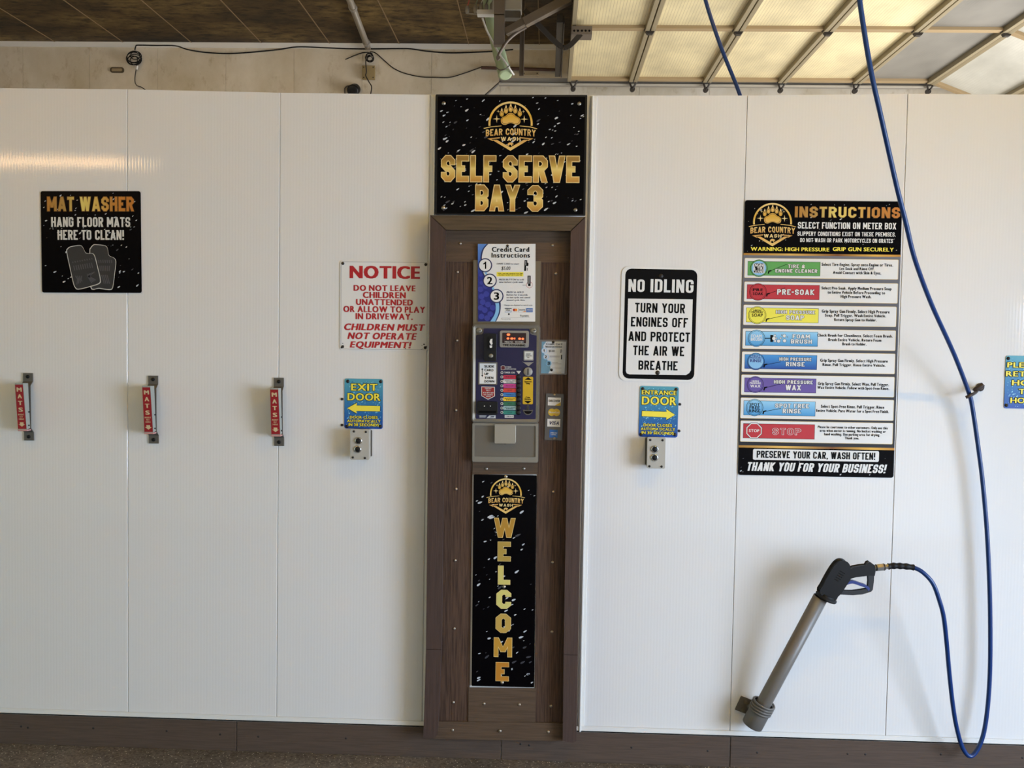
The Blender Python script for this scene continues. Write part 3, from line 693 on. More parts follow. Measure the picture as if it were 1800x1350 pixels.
ROWS = [
 (VA, (168, 602, 1530, 774), (188, 626, 830, 748), 'green_print', (280, 683, 78), (('ENGINE', 655), ('& TIRE', 685), ('CLEANER', 715)), 'ink', (('TIRE &', (548, 650, 698, 682)), ('ENGINE CLEANER', (435, 692, 808, 724))),
  (('Select Tire-Engine. Spray onto Engine or Tires.', (862, 638, 1495, 664)), ('Let Soak and Rinse Off.', (1020, 676, 1332, 700)), ('Avoid Contact with Skin & Eyes.', (962, 712, 1390, 738))), (370, 712, 540, 645)),
 (VA, (164, 818, 1526, 992), (180, 838, 823, 964), 'crimson_print', (272, 900, 78), (('PRE', 880), ('SOAK', 916)), 'ink', (('PRE-SOAK', (450, 877, 783, 926)),),
  (('Select Pre-Soak. Apply Medium Pressure Soap', (860, 854, 1482, 880)), ('to Entire Vehicle Before Proceeding to', (915, 892, 1424, 918)), ('High Pressure Wash.', (1030, 930, 1303, 955))), (355, 920, 520, 862)),
 (VA, (156, 1030, 1514, 1206), (174, 1050, 815, 1176), 'lemon_print', (265, 1112, 80), (('HIGH', 1068), ('PRESSURE', 1085), ('SOAP', 1112)), 'ink', (('HIGH PRESSURE', (440, 1069, 788, 1100)), ('SOAP', (530, 1114, 690, 1156))),
  (('Grip Spray Gun Firmly. Select High Pressure', (862, 1065, 1465, 1092)), ('Soap. Pull Trigger. Wash Entire Vehicle.', (890, 1103, 1433, 1128)), ('Return Spray Gun to Holder.', (972, 1142, 1350, 1167))), (350, 1150, 510, 1115)),
 (VB, (142, 0, 1452, 170), (160, 17, 778, 138), 'sky_print', (248, 73, 74), (('FOAM', 54), ('BRUSH', 82)), 'white_print', (('FOAM', (568, 40, 716, 75)), ('BRUSH', (552, 83, 733, 120))),
  (('Check Brush for Cleanliness. Select Foam Brush.', (790, 38, 1436, 62)), ('Brush Entire Vehicle. Return Foam', (885, 76, 1340, 100)), ('Brush to Holder.', (1005, 112, 1213, 136))), None),
 (VB, (135, 203, 1447, 374), (153, 222, 771, 342), 'blue_print', (243, 277, 75), (('HIGH', 228), ('PRESSURE', 245), ('RINSE', 270)), 'deep_blue', (('HIGH PRESSURE', (452, 243, 728, 272)), ('RINSE', (508, 282, 670, 320))),
  (('Grip Spray Gun Firmly. Select High Pressure', (815, 258, 1395, 283)), ('Rinse. Pull Trigger. Rinse Entire Vehicle.', (835, 296, 1375, 320))), (318, 308, 462, 280)),
 (VB, (129, 406, 1442, 578), (150, 427, 764, 548), 'purple_print', (238, 480, 73), (('HIGH', 450), ('PRESSURE', 467), ('WAX', 493)), 'white_print', (('HIGH PRESSURE', (405, 443, 740, 474)), ('WAX', (505, 484, 638, 530))),
  (('Grip Spray Gun Firmly. Select Wax. Pull Trigger.', (795, 462, 1405, 488)), ('Wax Entire Vehicle. Follow with Spot-Free Rinse.', (790, 498, 1407, 522))), (318, 510, 470, 472)),
 (VB, (122, 608, 1437, 784), (143, 628, 758, 750), 'sky_print', (232, 682, 75), (('SPOT', 655), ('FREE', 683), ('RINSE', 711)), 'ink', (('SPOT FREE', (415, 648, 706, 685)), ('RINSE', (480, 693, 638, 732))),
  (('Select Spot-Free Rinse. Pull Trigger. Rinse', (820, 662, 1365, 688)), ('Entire Vehicle. Pure Water for a Spot Free Finish.', (780, 700, 1405, 725))), (310, 718, 465, 690)),
 (VB, (120, 810, 1430, 990), (138, 829, 752, 953), 'crimson_print', (227, 885, 73), (('STOP', 885),), 'white_print', (('STOP', (390, 863, 637, 922)),),
  (('Please be courteous to other customers. Only use this', (793, 846, 1395, 868)), ('area when meter is running. No bucket washing or', (810, 877, 1378, 899)), ('hand washing. Use parking area for drying.', (848, 907, 1330, 930)), ('Thank you.', (1025, 939, 1148, 961))), None)]
for i, (vw, wh, bar, col, (bx_, by_, br), btxt, bcol, names, body, gun) in enumerate(ROWS):
    s.view = vw
    b = MB(); pts = s.rr(*wh, r=.003)
    b.flat([(x, z) for x, z in s.rr(wh[0] - 3, wh[1] - 3, wh[2] + 3, wh[3] + 3, .004)], s.y - .0002, 0); b.flat(pts, s.y - .0003, 1)
    row = s.part('function_row', b, ['gold_edge', 'white_print'])
    b = MB(); b.flat(s.rr(bar[0] - 3, bar[1] - 3, bar[2] + 3, bar[3] + 3), s.y - .0004, 0); b.flat(s.rr(*bar), s.y - .0005, 1)
    if gun:
        xa, ya, xb, yb = gun; d = Vector((xb - xa, yb - ya)).normalized(); n = Vector((-d.y, d.x))
        b.flat(s.poly([(xa - n.x * 2, ya - n.y * 2), (xb - n.x * 2, yb - n.y * 2), (xb + n.x * 2, yb + n.y * 2), (xa + n.x * 2, ya + n.y * 2)]), s.y - .0007, 0)
        b.flat(s.poly([(xa - 4, ya - 7), (xa + 26, ya - 13), (xa + 26, ya - 3), (xa + 6, ya + 4), (xa + 2, ya + 22), (xa - 10, ya + 20)]), s.y - .0007, 0)
    if i == 3:
        b.flat(s.poly([(322, 70), (372, 70), (372, 78), (322, 78)]), s.y - .0007, 0); b.flat(s.poly([(370, 44), (394, 44), (394, 106), (370, 106)]), s.y - .0007, 0)
        for (x, y, r) in ((402, 75, 18), (410, 50, 12), (412, 98, 12), (443, 98, 17), (493, 52, 16), (495, 95, 17), (462, 72, 9), (425, 72, 8), (520, 62, 5), (470, 45, 5)):
            b.flat(s.circ(x, y, r, 12), s.y - .0007, 0); b.flat(s.circ(x, y, r - 2.5, 12), s.y - .0008, 2)
    q = b.build('name_bar', ['ink', col, 'white_print'], row)
    for t, bx in names:
        b = MB(); s.text(b, t, bx, 4, 0, 'block', k=.33, grow=.0011, rad=.22, th=.2, gap=.26); s.text(b, t, bx, 5, 1, 'block', k=.33, grow=.0005 if i == 7 else 0, rad=.22, th=.2, gap=.26)
        if i == 7: s.text(b, t, bx, 6, 2, 'block', k=.33, grow=-.0011, rad=.22, th=.2, gap=.26)
        b.build('function_name', ['ink', 'white_print', 'crimson_print'], row)
    b = MB(); oc = 8 if i == 7 else 24
    for j, (f, m) in enumerate(((1.0, 0), (.95, 1 if i != 7 else 2), (.87, 0 if i != 7 else 2), (.84, 1 if i not in (0, 4) else 3))):
        c = s.L(bx_, by_); b.flat(ngon(c[0], c[1], br * f * s.mpp() * (1.04 if oc == 8 else 1), oc, a0=math.pi / 8 if oc == 8 else 0), s.y - .0009 - .0001 * j, m)
    if i == 0: b.flat(s.rr(235, 640, 325, 726, .004), s.y - .0014, 0)
    for t, y in btxt:
        hw = br * (.66 if len(t) > 4 else .6 if i in (1, 3, 6) else .62 if t in ('SOAP', 'STOP') else .42 if t == 'HIGH' else .6); hh = br * (.105 if t in ('HIGH', 'PRESSURE') else .17)
        s.text(b, t, (bx_ - hw, y - hh, bx_ + hw, y + hh), 6, 4, 'font', 'x')
    b.build('badge', ['ink', col, 'white_print', 'pale_blue', 'white_print' if i == 0 else bcol], row)
    b = MB()
    for t, bx in body:
        s.text(b, t, bx, 3, 0, 'font', 'z')
    b.build('description', 'ink', row)
s.view = VB
b = MB(); cx, cz, w, h = s.rect(226, 1055, 1314, 1150); b.flat(rrect(cx, cz, w, h, .006), s.y - .0005); plate = s.part('slogan_plate', b, 'white_print')
b = MB(); s.text(b, 'PRESERVE YOUR CAR, WASH OFTEN!', (258, 1070, 1282, 1132), 4, 0, 'impact', k=.36, gap=.18); b.build('slogan', 'ink', plate)
b = MB(); s.text(b, 'THANK YOU FOR YOUR BUSINESS!', (176, 1172, 1376, 1248), 4, 0, 'impact', k=.4, gap=.16, shear=.2); s.part('thanks_line', b, 'white_print')

# ------------------------------------------------------------------ the brown post (board surround that carries the meter)
KY, KF = -0.03, -0.075                           # board face, casing face
def kx(px, py, y): p = P(px, py, y); return (p.x, p.z)
post = thing('meter_post', 'brown woodgrain board post framing the payment meter and welcome banner', 'post', ((KL + KR) / 2, 0, BOTZ))
def board(name, mats, pix, yf, yb, bevel=.002):
    b = MB(); b.prism([kx(x, y, yf) for x, y in pix][::-1], yf, yb - .0008); return b.build(name, mats, post, world=True, bevel=bevel)
board('panel_board', 'brown_board_across', [(778, 400), (1006, 402), (1005, 461), (778, 459)], KY - .004, 0)
board('panel_board', 'brown_board', [(778, 459.5), (834, 460), (824, 1269), (764, 1269)], KY, 0)
board('panel_board', 'brown_board', [(949, 461), (1006, 461.5), (995, 1271), (940, 1270)], KY, 0)
board('panel_board', 'brown_board_across', [(832, 812), (944.5, 812), (944, 833), (831.5, 833)], KY - .004, 0)
board('panel_board', 'brown_board_across', [(824.5, 1209), (941, 1210.5), (940, 1271), (824, 1269.5)], KY - .004, 0)
board('panel_board', 'white_trim', [(824, 806), (950, 806), (941, 1211), (824, 1209)], KY + .002, 0)
board('skirting_board', 'brown_board_across', [(764, 1269), (994, 1272), (993, 1302), (763, 1298)], KY - .012, 0)
# mitred casing
board('casing_board', 'olive_casing', [(757.5, 379), (1028, 382), (1004, 405), (783, 403)], KF, 0, .0018)
board('casing_board', 'brown_casing', [(757, 379.5), (782.5, 403.5), (775, 1141), (749.5, 1141)], KF, 0, .0018)
board('casing_board', 'brown_casing', [(749.5, 1142), (775, 1142), (768.5, 1290), (764, 1297), (745, 1297)], KF, 0, .0018)
board('casing_board', 'brown_casing', [(1028, 382.5), (1015, 1151), (991.5, 1150), (1004, 405.5)], KF, 0, .0018)
board('casing_board', 'brown_casing', [(1015, 1152), (1012.5, 1302), (1008, 1305), (990, 1302), (991.5, 1151)], KF, 0, .0018)
K6, K7 = (800, 560, 5.0), (740, 800, 2.453)
scr = [(809, 428), (971, 431), (804, 478), (977, 481)] + [(800 + x / 5, 560 + y / 5) for x, y in ((16, 192), (6, 805), (275, 1320), (605, 1318))] \
    + [(740 + x / 2.453, 800 + y / 2.453) for x, y in ((151, 146), (147, 454), (143, 748), (139, 1066), (571, 158), (567, 462), (565, 762), (561, 1083), (272, 1072), (424, 1076))]
for i, (x, y) in enumerate(scr + [(740 + x / 2.453, 800 + y / 2.453) for x, y in ((136, 1186), (341, 1190), (549, 1194))]):
    yf = KY - (.004 if y < 440 or (x > 826 and x < 945) else 0) - (.012 if i >= len(scr) else 0)
    c = P(x, y, yf); b = MB(); b.lathe((c.x, yf + .0003, c.z), (0, -1, 0), [(0, .0062), (.0022, .0055), (.0036, .002)], 12)
    b.build('screw', 'screw_metal', post, world=True)

# ------------------------------------------------------------------ welcome banner
s = Sign('welcome_banner', 'tall narrow black banner with gold vertical lettering on the brown post', 'sign', [(230.5, 85), (500, 85), (487, 1003), (215.5, 992)], .0365, K7)
b = MB(); b.prism(rrect(0, 0, s.w, s.h, .004), -0.0025, 0); s.y = -.0025; s.base(b, 'panel', 'black_print')
s.droplets(110, size=.0075)
logo(s, 365, 176, 168)
for fac in (0,):
    for ch, x0, x1, y0, y1 in (('W', 316, 406, 272, 355), ('E', 332, 386, 374, 457), ('L', 333, 384, 477, 558), ('C', 326, 388, 581, 662), ('O', 323, 387, 684, 766), ('M', 315, 392, 787, 870), ('E', 323, 378, 893, 974)):
        b = MB(); s.text(b, ch, (x0, y0, x1, y1), 3, 0, 'block', k=.36 if ch not in 'WM' else (.27 if ch == 'W' else .29), grow=.0016, rad=.22, th=.23); s.text(b, ch, (x0, y0, x1, y1), 4, 1, 'block', k=.36 if ch not in 'WM' else (.27 if ch == 'W' else .29), rad=.22, th=.23)
        s.part('letter', b, ['gold_edge', mat('gold_letter_%d' % y0, {272: (178, 132, 44), 374: (176, 146, 66), 477: (210, 196, 110), 581: (212, 202, 116), 684: (194, 158, 76), 787: (192, 142, 50), 893: (190, 126, 40)}[y0], .35)])
s.screws([(366, 93), (358, 568), (350, 981)], r=.0045)

# ------------------------------------------------------------------ payment meter
MF = 0.062
s = Sign('payment_meter', 'dark blue faced payment meter with red display and row of function buttons', 'payment terminal', [(157, 55), (740, 62), (733, 912), (150, 905)], MF, K6)
s.y = 0.0
m = MB(); m.prism(rrect(0, 0, s.w, s.h, .010), 0, MF - .0355); case = m.build('housing', 'dull_steel', s.o, bevel=.003)
m = MB(); fr = rrect(0, 0, s.w - .004, s.h - .004, .009); inn = rrect(0, 0, s.w - .022, s.h - .024, .006)
n = len(fr); m.add([(p[0], -.004, p[1]) for p in fr] + [(p[0], -.001, p[1]) for p in inn] + [(p[0], 0, p[1]) for p in fr], [(i, (i + 1) % n, n + (i + 1) % n, n + i) for i in range(n)] + [(i, 2 * n + i, 2 * n + (i + 1) % n, (i + 1) % n) for i in range(n)])
m.build('door_rim', 'steel', s.o)
s.y = -.0012
m = MB(); cut = []
for x, y in ((183, 885), (183, 150), (195, 142), (232, 138), (246, 126), (250, 90), (258, 86), (650, 90), (656, 100), (660, 130), (674, 142), (712, 148), (722, 156), (720, 885)): cut.append(s.L(x, y))
m.prism(cut[::-1], -.0012, 0); s.base(m, 'face_plate', mat('meter_blue', (25, 20, 62), .4))
for (x, y) in ((211, 105), (690, 107)):
    c = s.L(x, y); m = MB(); m.lathe((c[0], 0, c[1]), (0, -1, 0), [(0, .0105), (.005, .0105), (.006, .009), (.0065, .001)], 20); m.box(c[0] - .001, c[0] + .009, -.0068, -.006, c[1] - .0012, c[1] + .0012, 1)
    m.build('lock', ['steel', 'ink'], s.o)
Y0 = s.y
def blk(name, x0, y0, x1, y1, d, mats, r=.002, bevel=.001, parent=None):
    m = MB(); m.prism(s.rr(x0, y0, x1, y1, r), Y0 - d, Y0); return m.build(name, mats, parent or s.o, bevel=bevel)
# card reader
rd = blk('card_reader', 262, 136, 360, 370, .030, 'black_plastic', .004, .002)
m = MB(); m.box(*[f(s.L(311, 200)[0], .006) for f in (lambda a, b: a - b, lambda a, b: a + b)], Y0 - .036, Y0 - .030, s.L(311, 270)[1], s.L(311, 160)[1]); m.build('card_slot', 'black_rubber', rd, bevel=.001)
m = MB(); s.y = Y0 - .0365
for poly in ([(302, 205), (312, 180), (328, 178), (326, 200), (330, 225), (316, 232)], [(303, 236), (326, 236), (324, 256), (306, 258)]): m.flat(s.poly(poly), s.y)
m.build('card_symbol', 'white_print', rd)
c = s.L(314, 327); m = MB(); m.lathe((c[0], Y0 - .03, c[1]), (0, -1, 0), [(0, .0085), (.003, .0085), (.004, .007), (.0042, .0005)], 18); m.build('button', 'steel', rd)
# time display
dp = blk('display', 392, 108, 645, 252, .006, 'aluminium', .006, .001)
s.y = Y0 - .006
m = MB(); m.flat(s.rr(414, 126, 624, 216, .003), s.y - .0003); m.flat(s.rr(430, 188, 608, 190), s.y - .0006, 1); m.build('window', [mat('display_window', (46, 22, 22), .15), 'dull_steel'], dp)
m = MB()
for t, bx in (('MINUTES', (436, 199, 510, 212)), ('SECONDS', (526, 199, 602, 212))): s.text(m, t, bx, 3, 0, 'font', 'b')
s.text(m, 'TIME REMAINING', (418, 226, 617, 243), 3, 1, 'font', 'x'); m.build('caption', ['soft_white', 'ink'], dp)
m = MB()
for (x, y, w, h) in ((469, 141, 15, 10), (465, 174, 11, 9), (499, 175, 14, 9), (524, 175, 6, 8), (567, 177, 12, 9), (595, 178, 11, 9)): 
    p = s.L(x, y); m.flat(ngon(p[0], p[1], w * s.mpp(), 14, h * s.mpp()), s.y - .0009)
m.build('red_digits', mat('red_led', (255, 96, 52), .4, emit=2.2), dp)
s.y = Y0
# instruction plate
pl = blk('slide_plate', 205, 382, 372, 583, .002, 'dull_steel', .003, 0)
s.y = Y0 - .002
m = MB(); m.flat(s.rr(215, 394, 361, 573), s.y - .0002)
m.flat(s.poly([(236, 448), (241, 448), (241, 498), (236, 498)]), s.y - .0005, 1); m.flat(s.poly([(230, 450), (247, 450), (238.5, 434)]), s.y - .0006, 1); m.flat(s.poly([(230, 497), (247, 497), (238.5, 514)]), s.y - .0006, 1)
for t, x1, y in (('SLIDE', 345, 420), ('CARD', 338, 453), ('UP', 294, 486), ('THEN', 337, 520), ('DOWN', 345, 552)): s.text(m, t, (258, y - 10, x1, y + 10), 4, 1, 'font', 'x')
m.build('slide_notice', ['white_print', 'ink'], pl)
s.y = Y0
# bills shield and bill acceptor
m = MB(); m.prism(s.poly([(230, 597), (350, 600), (350, 683), (290, 713), (231, 680)])[::-1], Y0 - .001, Y0); m.prism(s.poly([(236, 603), (344, 606), (344, 680), (290, 706), (237, 677)])[::-1], Y0 - .0014, Y0 - .001, 1)
s.y = Y0 - .0014
for t, x0, x1, y in (('DEPOSIT', 262, 320, 614), ('BILLS', 274, 310, 630), ('$1 $5 $10 & $20', 245, 338, 651), ('NO CHANGE', 250, 332, 669), ('GIVEN', 272, 312, 685)): s.text(m, t, (x0, y - 5.5, x1, y + 5.5), 2, 2, 'font', 'x')
m.build('bill_shield', ['soft_white', mat('shield_red', (150, 36, 34), .5), 'soft_white'], s.o); s.y = Y0
ba = blk('bill_acceptor', 200, 732, 372, 838, .020, 'black_plastic', .004, .002)
m = MB(); x0, z0 = s.L(208, 826); x1, z1 = s.L(364, 808); m.box(x0, x1, Y0 - .0205, Y0 - .012, z0, z1); m.build('bill_slot', 'ink', ba)
m = MB(); s.y = Y0 - .0203
for x in (258, 310): m.flat(s.circ(x, 769, 5, 8), s.y)
m.build('guide_light', 'soft_white', ba); s.y = Y0
# printing on the face plate
m = MB(); L1 = Y0 - .0005
m.flat(s.circ(412, 475, 12), L1, 0); m.flat(s.circ(412, 475, 7), L1 - .0002, 1)
s.text(m, 'TIMER ON', (430, 467, 524, 482), 3, 0, 'font', 'x'); s.text(m, 'COINS', (443, 420, 494, 432), 3, 0, 'font', 'b'); s.text(m, 'DEPOSITED', (443, 438, 536, 449), 3, 0, 'font', 'b')
m.flat(s.poly([(412, 413), (432, 413), (440, 421), (440, 450), (404, 453), (402, 421)]), L1, 0); m.flat(s.poly([(413, 416), (431, 416), (437, 423), (437, 447), (407, 450), (405, 423)]), L1 - .0002, 2)
m.flat(s.poly([(538, 460), (580, 460), (578, 464), (560, 488), (541, 464)]), L1, 0); m.flat(s.poly([(545, 467), (574, 467), (573, 470), (547, 470)]), L1 - .0002, 1)
m.flat(s.rr(436, 848, 515, 872), L1, 3); s.text(m, 'COIN BOX', (441, 853, 510, 866), 3, 1, 'font', 'x')
for x0, x1, y in ((213, 276, 855), (213, 268, 866)): m.flat(s.rr(x0, y - 3, x1, y + 3), L1, 0)
m.flat(s.poly([(276, 875), (300, 852), (356, 850), (356, 876)]), L1, 0); m.flat(s.poly([(300, 868), (320, 858), (346, 858), (340, 868)]), L1 - .0002, 1)
s.printed(m, ['soft_white', 'meter_blue', mat('maroon_print', (92, 26, 30), .5), 'white_print'])
ROWC = [((188, 44, 70), 'RINSE', 'ink'), ((214, 212, 208), 'ENGINE & TIRE', 'ink'), ((196, 64, 138), 'PRE-SOAK', 'ink'), ((206, 66, 52), 'SOAP', 'ink'), ((56, 122, 188), 'FOAM BRUSH', 'ink'), ((234, 192, 48), 'RINSE', 'ink'), ((44, 108, 78), 'WAX', 'ink'), ((150, 182, 184), 'SPOT FREE', 'ink'), ((46, 128, 116), 'STOP', 'ink')]
for i, (c, t, im) in enumerate(ROWC):
    y = 513 + 39 * i
    m = MB(); s.y = Y0; m.flat(s.circ(411, y, 12), L1, 1); m.flat(s.circ(411, y, 7), L1 - .0002, 2); m.flat(s.rr(423, y - 17, 537, y + 17, .003), L1 - .0001, 0)
    if i in (1, 5, 7): 
        s.text(m, 'HIGH PRESSURE' if i == 5 else t, (436, y - 10, 526, y - 2), 4, 2, 'font', 'b'); s.text(m, 'CLEANER' if i == 1 else 'RINSE', (450, y + 2, 514, y + 11), 4, 2, 'font', 'x')
    else: s.text(m, t, (446 if len(t) > 4 else 462, y - 6, 516 if len(t) > 4 else 500, y + 7), 4, 3, 'font', 'b')
    m.build('function_label', [mat('pill_%d' % i, c, .5), 'soft_white', 'ink', mat('pill_ink_%d' % i, tuple(int(q * .6) for q in c), .5)], s.o)
    p = s.L(558, y); m = MB(); m.lathe((p[0], Y0, p[1]), (0, -1, 0), [(0, 22 * s.mpp()), (.002, 22 * s.mpp()), (.0022, 18 * s.mpp()), (.006, 17 * s.mpp()), (.0065, 14 * s.mpp()), (.0066, .0005)], 18)
    m.build('button', mat('button_black', (10, 8, 12), .5), s.o)
s.y = Y0
m = MB(); m.prism(s.rr(603, 282, 690, 370, .003), Y0 - .002, Y0); m.flat(s.rr(611, 291, 683, 360, .002), Y0 - .0023, 1)
for t, x0, x1, y in (('INSERT', 626, 664, 312), ('QUARTERS', 620, 674, 327), ('ONLY', 632, 658, 341)): s.y = Y0 - .0023; s.text(m, t, (x0, y - 5, x1, y + 5), 2, 2, 'font', 'b')
m.prism(s.poly([(588, 376), (605, 384), (680, 384), (697, 376), (645, 420)])[::-1], Y0 - .0019, Y0); m.build('coin_arrow', ['aluminium', 'soft_white', 'ink'], s.o)
s.y = Y0; p = s.L(641, 467); m = MB(); m.lathe((p[0], Y0, p[1]), (0, -1, 0), [(0, .0175), (.004, .0175), (.005, .0165), (.0051, .0005)], 26); m.box(p[0] - .0018, p[0] + .0018, Y0 - .0054, Y0 - .003, p[1] - .012, p[1] + .012, 1); m.build('coin_slot', ['aluminium', 'ink'], s.o)
m = MB(); m.prism(s.rr(595, 511, 685, 753, .004), Y0 - .0015, Y0); s.y = Y0 - .0015
m.flat(s.poly([(610, 538), (674, 540), (643, 516)]), s.y - .0003, 1); m.flat(s.poly([(606, 724), (672, 724), (640, 748)]), s.y - .0003, 1)
for t, x0, x1, y in (('Quarters', 608, 676, 553), ('Only', 622, 660, 570), ('Coin', 620, 658, 692), ('Return', 612, 666, 708)): s.text(m, t, (x0, y - 7, x1, y + 7), 3, 1, 'font', 'x')
m.build('coin_plate', [mat('meter_yellow', (206, 166, 24), .45), 'ink'], s.o); s.y = Y0
m = MB(); m.prism(s.poly([(632, 765), (650, 765), (650, 806), (686, 802), (676, 830), (655, 846), (630, 848), (606, 832), (595, 800), (632, 806)])[::-1], Y0 - .002, Y0); m.flat(s.poly([(606, 812), (678, 812), (666, 830), (648, 838), (632, 838), (614, 828)]), Y0 - .0023, 1); m.flat(s.poly([(637, 769), (645, 769), (645, 806), (637, 806)]), Y0 - .0023, 1)
m.build('coin_return', ['dark_steel', 'ink'], s.o)

# coin vault below the meter
s = Sign('coin_vault', 'stainless steel box with a square cover plate below the payment meter', 'coin box', [(155, 915), (729, 925), (727, 1262), (150, 1258)], MF - .006, K6)
m = MB(); m.prism(rrect(0, 0, s.w, s.h, .005), 0, MF - .006 - .0355); m.build('housing', 'dull_steel', s.o, bevel=.002)
m = MB(); fr = rrect(0, 0, s.w - .001, s.h - .001, .005, 3); inn = rrect(0, .006, s.w - .018, s.h - .030, .003, 3); n = len(fr)
m.add([(p[0], -.006, p[1]) for p in fr] + [(p[0], -.006, p[1]) for p in inn] + [(p[0], 0, p[1]) for p in fr] + [(p[0], 0, p[1]) for p in inn], [(a, (a + 1) % n, n + (a + 1) % n, n + a) for a in range(n)] + [(a, 2 * n + a, 2 * n + (a + 1) % n, (a + 1) % n) for a in range(n)] + [(n + a, n + (a + 1) % n, 3 * n + (a + 1) % n, 3 * n + a) for a in range(n)])
m.build('rim', 'steel', s.o)
m = MB(); s.y = -.001; m.prism(s.rr(172, 930, 722, 1216, .002), -.001, 0); m.build('face_plate', 'dull_steel', s.o)
m = MB(); s.y = -.022; m.prism(s.rr(352, 933, 528, 1094, .002), -.022, -.001); m.build('cover_plate', mat('brushed_steel', (172, 167, 154), .35, .6), s.o, bevel=.002)
m = MB(); c = s.L(440, 1096); m.box(c[0] - .004, c[0] + .004, -.02, -.004, c[1] - .005, c[1] + .001); m.build('latch', 'dark_steel', s.o)

# backing plate and credit card placards
def numeral(s, b, t, x, y, hw, hh, layer, m):
    if t != '1': s.text(b, t, (x - hw, y - hh, x + hw, y + hh), layer, m, 'font', 'x'); return
    k = hh / 45
    b.flat(s.poly([(x + dx * k, y + dy * k) for dx, dy in ((0, -45), (14, -45), (14, 45), (-2, 45), (-2, -16), (-24, -8), (-24, -22), (-8, -30))]), s.y - .00025 * layer, m)
b = MB(); b.prism([kx(x, y, KY - .012) for x, y in ((833, 458), (950, 460), (948, 573), (832.5, 572))][::-1], KY - .012, KY - .0048)
tag(b.build('backing_plate', mat('olive_metal', (112, 102, 84), .5, .3), bevel=.002), 'bare metal plate behind the large card placard above the meter', 'metal plate')
def placard(name, label, corners, view, out, big):
    s = Sign(name, label, 'placard', corners, out, view)
    b = MB(); t = .002
    if big: b.prism(rrect(0, 0, s.w, s.h, .001), -t, 0)
    else: b.prism(rrect(0, 0, s.w, s.h, .004), -t, 0)
    s.y = -t; return s, b
s, b = placard('card_placard', 'white and blue card payment placard above the meter with three numbered circles', [(284, 134), (1003, 133), (1002, 1104), (284, 1102)], (800, 410, 7.105), -KY + .0135, True)
s.base(b, 'panel', 'white_print')
b = MB(); edge = spline([(415, 134), (365, 190), (340, 260), (335, 330), (350, 480), (420, 600), (500, 720), (560, 840), (570, 920), (555, 1010), (512, 1102)], 4)
b.flat(s.poly(edge + [(284, 1102), (284, 134)]), s.y - .0002, 0)
e2 = [(x - 18, y) for x, y in edge]; b.flat(s.poly([p for p in e2 if p[0] > 284] + [(470, 1102), (284, 1102), (284, 134)]), s.y - .0004, 1)
e3 = spline([(500, 860), (508, 930), (495, 1010), (440, 1102)], 4); e4 = spline([(545, 860), (552, 930), (540, 1010), (500, 1102)], 4)
b.flat(s.poly(e3 + e4[::-1]), s.y - .0006, 2)
for x, y in ((385, 500), (475, 690)): b.flat(s.circ(x, y, 16, 10), s.y - .0006, 3)
rnd = random.Random(3)
for (x, y) in ((320, 520), (330, 620), (318, 700), (380, 660), (330, 790), (390, 760), (345, 860), (410, 890), (320, 930), (370, 960), (440, 1010), (330, 1040), (400, 1060), (470, 930)): b.flat(s.circ(x, y, 36 if y > 640 else 24, 12), s.y - .0005 - rnd.random() * 5e-5, 4)
s.printed(b, [mat('navy_edge', (24, 32, 84), .5), 'navy_print', 'pale_blue', 'pale_blue', mat('navy_spot', (48, 56, 150), .5)])
b = MB(); s.text(b, 'Credit Card', (462, 172, 926, 232), 3, 0, 'font', 'x', gap=.1); s.part('headline', b, 'ink'); b = MB(); s.text(b, 'Instructions', (456, 245, 934, 304), 3, 0, 'font', 'x', gap=.1); s.part('headline', b, 'ink')
for t, x, y in (('1', 375, 400), ('2', 433, 592), ('3', 517, 785)):
    b = MB(); b.flat(s.circ(x, y, 88, 26), s.y - .0007, 0); b.flat(s.circ(x, y, 74, 26), s.y - .0009, 1); hw = 22 if t == '1' else 34
    numeral(s, b, t, x, y, hw, 45, 5, 2); s.part('step_circle', b, ['navy_edge', 'white_print', 'ink'])
b = MB()
for t, bx, sh in (('SWIPE CARD to start', (520, 373, 800, 391), .2), ('PRESS BUTTON to add', (547, 568, 858, 588), .2), ('time before cycle ends', (549, 600, 850, 620), .2), ('PRESS & HOLD', (645, 727, 858, 746), .25), ('Button for 2 seconds', (643, 760, 905, 779), 0), ('to end cycle and cancel', (643, 792, 937, 811), 0), ('unused cycle time.', (643, 824, 875, 843), 0), ('Charges are displayed at end of cycle', (612, 891, 965, 905), .1)):
    s.text(b, t, bx, 3, 0, 'font', 'b', shear=sh)
s.text(b, '$5.00', (582, 416, 690, 458), 3, 1, 'font', 'n', shear=.15); s.part('message', b, [mat('navy_ink', (40, 44, 74), .5), 'ink'])
b = MB(); b.flat(s.rr(519, 485, 852, 540), s.y - .0002); s.text(b, 'YOUR CARD WILL BE BILLED EACH TIME', (532, 497, 842, 510), 3, 1, 'font', 'b'); s.text(b, 'YOU PRESS THE BUTTON TO ADD TIME', (538, 516, 835, 528), 3, 1, 'font', 'b'); s.part('yellow_strip', b, ['yellow_print', 'ink'])
b = MB()
b.flat(s.poly([(868, 335), (900, 335), (902, 365), (917, 375), (915, 405), (903, 412), (888, 405), (886, 470), (862, 472), (866, 400)]), s.y - .0003, 0); b.flat(s.rr(880, 345, 886, 400), s.y - .0005, 1); b.flat(s.rr(897, 432, 905, 468), s.y - .0003, 0)
b.flat(s.rr(905, 530, 943, 635), s.y - .0003, 0); b.flat(s.rr(920, 540, 926, 630), s.y - .0005, 1)
